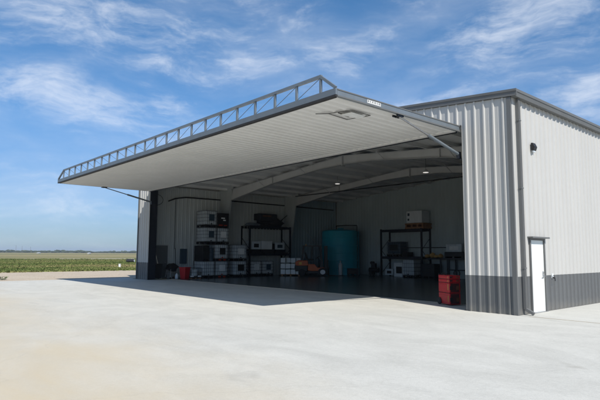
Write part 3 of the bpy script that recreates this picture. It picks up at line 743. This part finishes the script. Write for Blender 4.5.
mb = MB(); mb.box(-.48, -.24, 1.12, -.02, .24, 1.24); mb.prism([(-.50, 1.2), (-.62, 1.68), (-.50, 1.70), (-.38, 1.24)], 1, -.23, .23); mb.build('seat', M['black'], fk, bevel=.04)
st = MB().cyl((.46, 0, 1.05), (.24, 0, 1.32), .02, 8).build('steering_column', M['black'], fk)
mb = MB()
MB().box(-.42, -.50, .18, .72, .50, .36).build('chassis', M['black'], fk, bevel=.02)
u = Vector((-.22, 0, .27)).normalized(); e1 = Vector((0, 1, 0)); e2 = u.cross(e1)
pts = [Vector((.24, 0, 1.32)) + (e1 * math.cos(i * math.pi / 8) + e2 * math.sin(i * math.pi / 8)) * .17 for i in range(17)]
mb.tube(pts, .014, 6); mb.build('steering_wheel', M['black'], fk)
mb = MB()
for y in (-.46, .46):
    mb.bar((-.74, y, 1.08), (-.66, y, 2.14), .10); mb.bar((.56, y, .6), (.42, y, 2.14), .09)
    mb.bar((-.72, y, 2.16), (.48, y, 2.16), .08, .09)
    mb.bar((-.14, y, 1.1), (-.10, y, 2.14), .05)
for i in range(8): mb.bar((-.64 + i * .145, -.44, 2.165), (-.64 + i * .145, .44, 2.165), .05, .05)
mb.build('overhead_guard', M['black'], fk)
mb = MB()
for y in (-.34, -.22, .22, .34): mb.box(.70 if abs(y) > .3 else .79, y - .05, .10, .84 if abs(y) > .3 else .89, y + .05, 2.18)
for z in (.3, 1.15, 2.05): mb.box(.76, -.35, z, .86, .35, z + .09)
mb.cyl((.80, 0, .2), (.80, 0, 2.0), .045, 10)
mb.build('mast', M['black'], fk)
mb = MB(); mb.box(.90, -.48, .12, .95, .48, .20); mb.box(.90, -.48, .52, .95, .48, .60)
for i in range(6): mb.box(.90, -.46 + i * .18, .60, .93, -.43 + i * .18, 1.15)
mb.box(.90, -.48, 1.12, .93, .48, 1.16); mb.build('carriage', M['black'], fk)
for y in (-.27, .27):
    mb = MB(); mb.box(.951, y - .05, .06, .99, y + .05, .62); mb.prism([(.951, .02), (2.0, .03), (2.0, .045), (.951, .065)], 1, y - .05, y + .05); mb.build('fork', M['dark'], fk)
for x, y, r in ((.55, -.56, .30), (.55, .56, .30), (-.78, -.50, .24), (-.78, .50, .24)):
    s = 1 if y > 0 else -1
    ty = MB().cyl((x, y - .10, r), (x, y + .10, r), r, 24).build('tyre', M['dark'], fk, bevel=.025)
    MB().cyl((x, y + s * .095, r), (x, y + s * .112, r), r * .55, 18).build('rim', M['polywhite'] if x > 0 else M['dark'], ty)
for y in (-.40, .40):
    MB().box(-1.235, y - .1, .80, -1.205, y + .1, .98).build('tail_lamp', M['yellow'], fk)
MB().box(-.98, -.545, .82, -.80, -.537, 1.0).build('warning_patch', M['yellow'], fk)
MB().cyl((-.5, 0, 2.19), (-.5, 0, 2.28), .05, 10).build('beacon', M['yellow'], fk)

# ================================================================== TANK
tk = thing('storage_tank', 'huge teal cylindrical tank in the back corner of the hangar', 'tank', (2.6, 16.2, .006))
rt = 1.52
MB().lathe([(rt, 0), (rt, 3.42), (rt - .04, 3.5), (rt - .25, 3.58), (.5, 3.66), (.26, 3.67), (.26, 3.74), (.1, 3.78)], n=48).build('shell', M['teal'], tk, smooth=True)
mb = MB()
for z in (.5, 1.1, 1.7, 2.3, 2.9): mb.lathe([(rt + .001, z), (rt + .012, z + .02), (rt + .012, z + .05), (rt + .001, z + .07)], n=48)
mb.build('hoop', M['teal'], tk, smooth=True)
mb = MB(); mb.tube([(-.3, -.2, 3.66), (-.3, -.2, 3.95), (.6, .0, 3.97), (1.45, .4, 3.95), (1.45, .4, .3)], .04, 8); mb.build('fill_pipe', M['navy'], tk)
mb = MB(); mb.cyl((rt - .05, -.35, .2), (rt + .2, -.40, .2), .05, 10); mb.cyl((rt + .12, -.385, .2), (rt + .12, -.385, .36), .02, 6); mb.build('outlet_valve', M['black'], tk)
t = thing('gas_cylinder', 'slim white gas cylinder standing before the teal tank', 'cylinder', (3.78, 14.95, .006))
MB().lathe([(.14, 0), (.15, .03), (.15, .82), (.12, .92), (.05, .98), (.04, 1.02)], n=18).build('shell', M['polywhite'], t, smooth=True)
MB().lathe([(.05, 1.02), (.06, 1.04), (.06, 1.12), (.03, 1.14)], n=12).build('valve_cap', M['galv'], t)
crate('tool_chest', 'low black chest on the floor in front of the teal tank', (4.5, 15.6, .006), .85, .5, .5, 'black', 'chest', rz=R(-40), lid='black')
# small compressor left of rack 2
t = thing('compressor', 'black wheeled compressor beside the back wall rack', 'compressor', (5.35, 17.2, .006), R(10))
MB().cyl((-.45, 0, .42), (.35, 0, .42), .2, 18).build('air_tank', M['black'], t, smooth=True)
mb = MB(); mb.box(-.25, -.15, .60, .12, .15, .95); mb.cyl((-.2, -.17, .98), (-.2, .17, .98), .13, 12); mb.build('motor', M['black'], t, bevel=.02)
for s in (-1, 1): MB().cyl((-.25, s * .24, .15), (-.25, s * .18, .15), .15, 16).build('wheel', M['dark'], t)
mb = MB(); mb.tube([(.3, -.15, .5), (.62, -.15, .95), (.62, .15, .95), (.3, .15, .5)], .016, 6); mb.cyl((.3, 0, 0), (.3, 0, .3), .025, 8); mb.build('handle', M['galv'], t)
# floor goods under rack 2, face -Y: rz = -90deg
F_ = R(-90)
carton('small white fronted box low on the floor under the back wall rack', (6.95, 17.35, .1), .75, .7, .42, 'poly', 'label_black', F_)
carton('white cabinet with a dark screen plate under the back wall rack', (8.05, 17.2, .006), .95, .8, 1.0, 'polywhite', 'label_black', F_)
tote('empty caged tote in front of the back wall rack posts', (9.25, 16.85, .006), F_, plate=None, body='poly', w=1.0, d=1.1, h=1.28)
crate('plastic_crate', 'dark crate on the floor between the caged tote and the bench', (10.55, 17.3, .006), 1.0, .8, 1.0, 'black', rz=F_)
tote('dark bluish caged tote on the middle shelf of the back wall rack', (7.35, 17.5, 1.51), F_, plate='label_black', body='label_dark', w=1.3, d=.9, h=1.1)
carton('flat black case on the middle shelf beside the dark tote', (8.35, 17.45, 1.51), .5, .7, .3, 'black', None, F_)
# topmost: white box on brown pallet
t = thing('white_box', 'big white box on an orange brown pallet on top of the back wall rack', 'box', (9.35, 17.5, 3.55), F_)
MB().box(-.5, -.72, .42, .5, .66, 1.30).build('box', M['polywhite'], t, bevel=.03)
mb = MB(); mb.box(-.52, -.84, 0, .52, .80, .12); mb.box(-.52, -.84, .30, .52, .80, .40)
for y in (-.75, -.25, .25, .70): mb.box(-.5, y - .07, .12, .5, y + .07, .30)
mb.build('pallet', M['wood'], t)
mb = MB(); mb.box(.502, -.6, .95, .51, -.42, 1.15); mb.box(.502, -.6, .6, .51, -.45, .75); mb.build('label_plate', M['label_dark'], t)
# work bench right of rack 2
t = thing('work_bench', 'long dark steel bench along the back wall beyond the rack', 'bench', (10.35, 16.95, .006))
mb = MB(); mb.box(0, 0, 1.32, 3.3, 1.0, 1.42); mb.build('bench_top', M['navy'], t, bevel=.01)
for x in (1.15, 1.8, 3.2):
    for y in (.06, .94): MB().box(x - .04, y - .04, 0, x + .04, y + .04, 1.32).build('leg', M['navy'], t)
MB().box(1.1, .9, .55, 3.2, .93, .62).build('stretcher', M['navy'], t)
for k, (x, w, h) in enumerate(((10.25, .36, .26), (10.68, .30, .38), (11.02, .32, .22), (11.35, .26, .30))):
    tt = thing('sack', ['tan sack beside the rack post at the end of the bench', 'tallest tan sack lying on the bench', 'flattest tan sack lying on the bench', 'tan sack on the bench nearest the black crate with the white tray'][k], 'sack', (x + .12, 17.1, 1.43), 0, 'tan sacks on the bench')
    MB().blob((0, 0, h * .45), (w * .55, .24, h * .5), 30 + k, 2, .1).build('bag', M['tan'], tt, smooth=True)
    MB().cyl((0, -.02, h * .88), (0, -.02, h * 1.05), .03, 8).build('tied_neck', M['tan'], tt)
crate('plastic_crate', 'black crate on the bench carrying the white tray', (12.65, 17.3, 1.43), 1.5, .8, .42, 'black', rz=F_)
carton('white lidded tray box on top of the black crate on the bench', (12.6, 17.3, 1.86), 1.2, .7, .5, 'poly', 'label_white', F_)
t = thing('hose_reel', 'thin stand with a round black hose ring beside the red tool boxes', 'hose reel', (13.1, 16.55, .006), 0)
MB().cyl((0, 0, 0), (0, 0, 1.3), .02, 8).build('post', M['black'], t)
MB().lathe([(.2, 0), (.2, .02), (.05, .04)], n=16).build('base', M['black'], t)
mb = MB()
for i in range(4): mb.ring((0, -.05 - i * .025, .42), .22, .014, 1)
mb.build('hose_coil', M['dark'], t)

# ================================================================== RED ROLLING TOOL BOXES
ang = math.atan2(.705 - 1.058, 22.734 - 22.051)
tc = thing('tool_box_stack', 'red stacked rolling tool boxes at the edge of the sunlight', 'tool box', (22.28, 1.20, .006), ang)
w, d = .70, .42
def rb(z0, z1, inset=0): return MB().box(-w / 2 + inset, -d / 2 + inset, z0, w / 2 - inset, d / 2 - inset, z1)
b0 = MB().prism([(-w / 2 + .16, .03), (w / 2, .03), (w / 2, .40), (-w / 2, .40), (-w / 2, .22)], 1, -d / 2, d / 2).build('lower_box', M['red'], tc, bevel=.02)
b1 = rb(.415, .74).build('middle_box', M['red'], tc, bevel=.02)
b2 = rb(.755, .86).build('drawer', M['red'], tc, bevel=.015)
b3 = rb(.872, .99).build('top_box', M['red'], tc, bevel=.02)
for z, h, par in ((.10, .24, b0), (.47, .22, b1), (.785, .05, b2), (.90, .06, b3)):
    mb = MB(); mb.box(-w / 2 + .09, -d / 2 - .012, z, w / 2 - .12, -d / 2 + .002, z + h); mb.build('front_panel', M['red'], par, bevel=.008)
for z in (.40, .742, .862):
    MB().box(-w / 2 + .02, -d / 2 + .015, z, w / 2 - .02, d / 2 - .02, z + .014).build('gap_strip', M['black'], tc)
for z, par in ((.12, b0), (.50, b1), (.78, b2), (.90, b3)):
    MB().box(w / 2 - .075, -d / 2 - .016, z, w / 2 - .045, -d / 2 - .001, z + (.2 if z < .6 else .05)).build('latch', M['tan'], par)
    for y in (-.14, .10):
        MB().box(w / 2 + .001, y - .05, z + .01, w / 2 + .025, y + .05, z + (.14 if z < .6 else .05)).build('side_clip', M['black'] if y < 0 else M['rust'], par)
MB().box(w / 2 + .001, -d / 2 + .05, .44, w / 2 + .012, d / 2 - .06, .72).build('side_tray', M['red_dark'], b1)
MB().box(w / 2 + .001, -d / 2 + .05, .06, w / 2 + .012, d / 2 - .06, .38).build('side_tray', M['red_dark'], b0)
for y in (-d / 2 - .03, d / 2 + .03):
    wh = MB().cyl((-w / 2 + .10, y - .028, .115), (-w / 2 + .10, y + .028, .115), .115, 22).build('wheel', M['dark'], tc, bevel=.012)
    s = 1 if y > 0 else -1
    MB().cyl((-w / 2 + .10, y + s * .027, .115), (-w / 2 + .10, y + s * .036, .115), .05, 14).build('hub', M['black'], wh)
mb = MB(); mb.tube([(-.26, -.12, .99), (-.26, -.12, 1.05), (-.02, -.12, 1.05), (-.02, -.12, .99)], .014, 8); mb.build('carry_handle', M['black'], tc)
mb = MB(); mb.tube([(-w / 2 - .02, -.18, .3), (-w / 2 - .02, -.18, 1.02), (-w / 2 - .02, .18, 1.02), (-w / 2 - .02, .18, .3)], .013, 8); mb.build('pull_handle', M['black'], tc)

# ================================================================== OUTSIDE, FAR AWAY
t = thing('marker_block', 'short white marker box standing in the green grass', 'marker', (-25.1, 9.15, G), R(40))
MB().taper(0, 0, 0, .40, .20, .20, .18, .18).build('post', M['concrete_block'], t, bevel=.02)
MB().taper(0, 0, .402, .44, .21, .21, .20, .20).build('cap', M['concrete_block'], t)
t = thing('drain_pipe', 'black drain pipe lying in the far grass beside the hangar corner', 'pipe', (-52.3, 22.1, G), R(48.7))
MB().lathe([(.28, -.65), (.30, -.62)] + [(.30 + (.02 if i % 2 else 0), -.6 + i * .06) for i in range(21)] + [(.30, .62), (.28, .65)], n=20).xf(Matrix.Translation((0, 0, .3)) @ Matrix.Rotation(R(90), 4, 'Y')).build('pipe', M['black'], t, smooth=True)
MB().cyl((.66, 0, .3), (.70, 0, .3), .22, 16).build('end_cap', M['polywhite'], t)
for nm, lab, px, py, w_, h_ in (('shed', 'tiny white shed on the horizon in line with the left wall', -438, 150, 1.6, .5), ('shed', 'second tiny white shed on the horizon, farther from the hangar', -520, 130, 2.0, .4)):
    t = thing('shed', lab, 'shed', (px, py, G), R(48), 'white sheds near the horizon')
    MB().box(-w_ / 2, -2, 0, w_ / 2, 2, h_).build('wall', M['steel_grey'], t)
    MB().prism([(-w_ / 2 - .2, h_), (w_ / 2 + .2, h_), (w_ / 2 + .2, h_ + .15), (0, h_ + .8), (-w_ / 2 - .2, h_ + .15)], 1, -2.2, 2.2).build('roof', M['steel_grey'], t)
# camera-independent fan of far trees on the horizon line
CAMX, CAMY = 32.225, -14.317
mb = MB(); rnd = random.Random(12)
for i in range(420):
    az = R(-95 + 95 * i / 420 + rnd.uniform(-.15, .15))      # compass angle from +Y
    dist = rnd.uniform(1150, 1320)
    clump = .5 + .5 * math.sin(i * .21) * math.sin(i * .067 + 1)
    h = rnd.uniform(2.6, 4.2) + 3.2 * clump * rnd.random()
    mb.blob((math.sin(az) * dist, math.cos(az) * dist, h * .45), (rnd.uniform(3, 9), rnd.uniform(4, 8), h * .6), i, 2, .22)
tag(mb.build('far_trees', M['wood_far']), 'low dark line of distant trees along the horizon', 'tree line', kind='stuff')
for k, (az, h, lab) in enumerate(((-77.7, 15, 'tallest thin mast above the far tree line'), (-77.15, 13, 'thin mast between two others above the far trees'), (-76.4, 12, 'thin mast above the far trees, nearest the hangar'))):
    t = thing('mast', lab, 'mast', (math.sin(R(az)) * 1120 + CAMX * 0, math.cos(R(az)) * 1120, G), 0, 'masts on the horizon')
    MB().cyl((0, 0, 0), (0, 0, h), .28, 8, .12).build('pole', M['bark'], t)
    MB().box(-1.3, -.1, h - 2.0, 1.3, .1, h - 1.7).build('cross_arm', M['bark'], t)
# grass tufts
mb = MB(); rnd = random.Random(5)
vs = []; fs = []
for i in range(26000):
    az = R(rnd.uniform(-81, -61)); u_ = rnd.random()
    dist = 46 + 88 * u_ ** 1.15
    x = CAMX + math.sin(az) * dist; y = CAMY + math.cos(az) * dist
    if x > -15.6 + rnd.uniform(-.4, .4): continue
    if -107.5 < x < -98.5 and y > 18: continue
    patch = math.sin(x * .35 + 2 * math.sin(y * .22)) * math.sin(y * .31 + x * .12)
    h = (.03 + .09 * rnd.random()) * (1 + .7 * max(0, patch)) * (1 + (dist - 46) / 400)
    w_ = .05 + .10 * rnd.random() + dist * .0011
    for k in range(3):
        a = rnd.uniform(0, 6.28); dx, dy = math.cos(a) * w_, math.sin(a) * w_; lx, ly = rnd.uniform(-.12, .12), rnd.uniform(-.12, .12)
        o_ = len(vs); vs += [(x - dx, y - dy, G), (x + dx, y + dy, G), (x + lx, y + ly, h)]; fs.append((o_, o_ + 1, o_ + 2))
me = bpy.data.meshes.new('grass'); me.from_pydata(vs, [], fs); me.materials.append(M['blade'])
o = bpy.data.objects.new('grass', me); COL.objects.link(o); tag(o, 'rough green grass tufts beyond the gravel verge', 'grass', kind='stuff')
# weeds on the gravel
def weed(label, x, y, s, seed):
    t = thing('weed', label, 'weed', (x, y, G + .01), 0)
    rn = random.Random(seed); mb = MB()
    for i in range(60):
        a = rn.uniform(0, 6.28); r = rn.uniform(.02, .28) * s; z = rn.uniform(.02, .25) * s; l = .10 * s
        x_, y_ = math.cos(a) * r, math.sin(a) * r
        vs_ = [(x_, y_, z), (x_ + l * math.cos(a + .5), y_ + l * math.sin(a + .5), z + l * .5), (x_ + 1.6 * l * math.cos(a), y_ + 1.6 * l * math.sin(a), z + l * .3), (x_ + l * math.cos(a - .5), y_ + l * math.sin(a - .5), z + l * .2)]
        mb._add(vs_, [(0, 1, 2, 3)])
    mb.build('leaves', M['leaf'], t)
    mb = MB()
    for i in range(7):
        a = i * .9; mb.cyl((0, 0, 0), (math.cos(a) * .2 * s, math.sin(a) * .2 * s, .2 * s), .006 * s, 5)
    mb.build('stem', M['leaf'], t)
weed('low green weed growing on the gravel near the apron corner', -3.5, -6.95, .8, 1)

# ================================================================== LIGHT, SKY, CAMERA
S = Vector((.88, -.285, 1.0)).normalized()       # towards the sun
sl = bpy.data.lights.new('sun', 'SUN'); sl.energy = 4.2; sl.angle = R(.5); sl.color = (1, .945, .865)
so = bpy.data.objects.new('sun', sl); COL.objects.link(so); so.rotation_euler = S.to_track_quat('Z', 'Y').to_euler(); so.location = (30, -20, 30)
wd = bpy.data.worlds.new('World'); sc.world = wd; wd.use_nodes = True
nt = wd.node_tree; bg = nt.nodes['Background']; bg.inputs['Strength'].default_value = .1
sky = nt.nodes.new('ShaderNodeTexSky'); sky.sky_type = 'NISHITA'; sky.sun_disc = False
sky.sun_elevation = math.asin(S.z); sky.sun_rotation = math.atan2(S.x, S.y)
sky.air_density = 1.0; sky.dust_density = .1; sky.ozone_density = 3.0; sky.altitude = 50
gm = nt.nodes.new('ShaderNodeNewGeometry')
tcn = nt.nodes.new('ShaderNodeTexCoord')
dirv = tcn.outputs['Generated']
sep = nt.nodes.new('ShaderNodeSeparateXYZ'); nt.links.new(dirv, sep.inputs[0])
azn = math_n(nt, 'MULTIPLY', math_n(nt, 'ARCTAN2', sep.outputs[0], sep.outputs[1]), 57.2958)
eln = math_n(nt, 'MULTIPLY', math_n(nt, 'ARCSINE', sep.outputs[2]), 57.2958)
cmb = nt.nodes.new('ShaderNodeCombineXYZ'); nt.links.new(azn, cmb.inputs[0]); nt.links.new(eln, cmb.inputs[1])
wn = nt.nodes.new('ShaderNodeTexNoise'); wn.inputs['Scale'].default_value = .09; wn.inputs['Detail'].default_value = 5; nt.links.new(cmb.outputs[0], wn.inputs['Vector'])
vsb = nt.nodes.new('ShaderNodeVectorMath'); vsb.operation = 'SUBTRACT'; nt.links.new(wn.outputs['Color'], vsb.inputs[0]); vsb.inputs[1].default_value = (.5, .5, .5)
vsc = nt.nodes.new('ShaderNodeVectorMath'); vsc.operation = 'MULTIPLY'; nt.links.new(vsb.outputs[0], vsc.inputs[0]); vsc.inputs[1].default_value = (9, 3.5, 0)
vad = nt.nodes.new('ShaderNodeVectorMath'); vad.operation = 'ADD'; nt.links.new(cmb.outputs[0], vad.inputs[0]); nt.links.new(vsc.outputs[0], vad.inputs[1])
sp2 = nt.nodes.new('ShaderNodeSeparateXYZ'); nt.links.new(vad.outputs[0], sp2.inputs[0])
tot = None
for az, el, ra, re, st_, tilt in ((-74.2, 15.2, 10, 2.6, .95, -.12), (-66.3, 15.6, 9, 1.8, .55, .1), (-73, 23.2, 15, 3.2, .8, 0), (-65.4, 19.9, 4, 1.0, .8, -.05), (-54.5, 20.7, 8, 2.2, .65, .1), (-54.6, 25.8, 9, 2.0, .35, 0),
                      (-24.5, 23.5, 8, 5.0, .8, .3), (-18.8, 15.2, 4.5, 2.4, .95, 0), (-32, 16.6, 7, 1.0, .6, .12), (-44, 22, 7, 2.8, .5, .2), (-62, 12.0, 8, 1.5, .45, -.1), (-80, 5.5, 26, 3.2, .42, 0), (10, 25, 20, 8, .7, 0), (-115, 22, 22, 7, .8, 0), (60, 15, 30, 6, .6, 0), (150, 25, 40, 10, .6, 0)):
    dx = math_n(nt, 'SUBTRACT', sp2.outputs[0], az); dy = math_n(nt, 'SUBTRACT', sp2.outputs[1], el)
    dy = math_n(nt, 'SUBTRACT', dy, math_n(nt, 'MULTIPLY', dx, tilt))
    dx = math_n(nt, 'DIVIDE', dx, ra); dy = math_n(nt, 'DIVIDE', dy, re)
    r2 = math_n(nt, 'ADD', math_n(nt, 'MULTIPLY', dx, dx), math_n(nt, 'MULTIPLY', dy, dy))
    g = math_n(nt, 'MULTIPLY', math_n(nt, 'EXPONENT', math_n(nt, 'MULTIPLY', r2, -1.0)), st_)
    tot = g if tot is None else math_n(nt, 'MAXIMUM', tot, g)
fib = noise(nt, mapping(nt, vad.outputs[0], (.10, .32, 1), (0, 0, R(-8))), 1.5, 7, .58, .15)
fin = noise(nt, mapping(nt, vad.outputs[0], (.2, .5, 1), (0, 0, R(12))), 3.6, 7, .6, .1)
den = math_n(nt, 'ADD', math_n(nt, 'MULTIPLY', fib, .7), math_n(nt, 'MULTIPLY', fin, .3))
k_ = math_n(nt, 'ADD', den, math_n(nt, 'MULTIPLY', math_n(nt, 'SUBTRACT', tot, .52), .40))
mr = nt.nodes.new('ShaderNodeMapRange'); mr.interpolation_type = 'SMOOTHSTEP'; mr.inputs['From Min'].default_value = .35; mr.inputs['From Max'].default_value = .90
nt.links.new(k_, mr.inputs['Value'])
cl = math_n(nt, 'MULTIPLY', mr.outputs[0], .62)
veil = noise(nt, mapping(nt, vad.outputs[0], (.035, .11, 1), (0, 0, R(-10))), 1.3, 5, .55, .2)
vm = nt.nodes.new('ShaderNodeMapRange'); vm.interpolation_type = 'SMOOTHSTEP'; vm.inputs['From Min'].default_value = .36; vm.inputs['From Max'].default_value = .72; vm.inputs['To Max'].default_value = .22
nt.links.new(math_n(nt, 'ADD', math_n(nt, 'MULTIPLY', veil, .75), math_n(nt, 'MULTIPLY', fib, .25)), vm.inputs['Value'])
cl = math_n(nt, 'ADD', cl, math_n(nt, 'MULTIPLY', vm.outputs[0], math_n(nt, 'SUBTRACT', 1.0, cl)))
cl = math_n(nt, 'MULTIPLY', cl, math_n(nt, 'GREATER_THAN', sep.outputs[2], 0.0))
hs = nt.nodes.new('ShaderNodeHueSaturation'); hs.inputs['Saturation'].default_value = 1.22; nt.links.new(sky.outputs[0], hs.inputs['Color'])
CLOUD = (7.2, 7.5, 8.0)
elg = math_n(nt, 'DIVIDE', eln, 30.0)
tone = ramp(nt, elg, [(0.0, (.27, .40, .66)), (.06, (.34, .44, .66)), (.20, (.55, .60, .75)), (.45, (.80, .86, .93)), (.8, (.90, 1.0, 1.0))])
base = mix(nt, 1.0, hs.outputs[0], tone, 'MULTIPLY')
nt.links.new(mix(nt, cl, base, CLOUD), bg.inputs['Color'])
# air
HAZE = True
if HAZE:
    hm = bpy.data.materials.new('air haze'); hm.use_nodes = True; hn = hm.node_tree
    hn.nodes.clear(); out = hn.nodes.new('ShaderNodeOutputMaterial'); pv = hn.nodes.new('ShaderNodeVolumePrincipled')
    pv.inputs['Color'].default_value = (.72, .84, 1, 1); pv.inputs['Density'].default_value = .00020; pv.inputs['Anisotropy'].default_value = .1
    hn.links.new(pv.outputs[0], out.inputs['Volume'])
    hz = MB().box(-7100, -7100, G - 1, 7100, 7100, 40).build('haze', hm); tag(hz, 'thin pale blue air haze over the field', 'haze', kind='stuff')

cd = bpy.data.cameras.new('camera'); cam = bpy.data.objects.new('camera', cd); COL.objects.link(cam); sc.camera = cam
cd.sensor_width = 36; cd.lens = 516.227 / 600 * 36; cd.clip_start = .1; cd.clip_end = 30000
Fv = Vector((-.747, .657, .103)); 
yaw, pit, rol = -.84926, .10282, .00557
Fv = Vector((math.sin(yaw) * math.cos(pit), math.cos(yaw) * math.cos(pit), math.sin(pit)))
Rv = Vector((math.cos(yaw), -math.sin(yaw), 0)); Uv = Rv.cross(Fv)
R2 = Rv * math.cos(rol) + Uv * math.sin(rol); U2 = -Rv * math.sin(rol) + Uv * math.cos(rol)
mt = Matrix((R2, U2, -Fv)).transposed().to_4x4(); mt.translation = (32.225, -14.317, 1.704); cam.matrix_world = mt
sc.view_settings.view_transform = 'Standard'; sc.view_settings.look = 'None'; sc.view_settings.gamma = 1
sc.view_settings.exposure = .45; sc.view_settings.use_curve_mapping = False
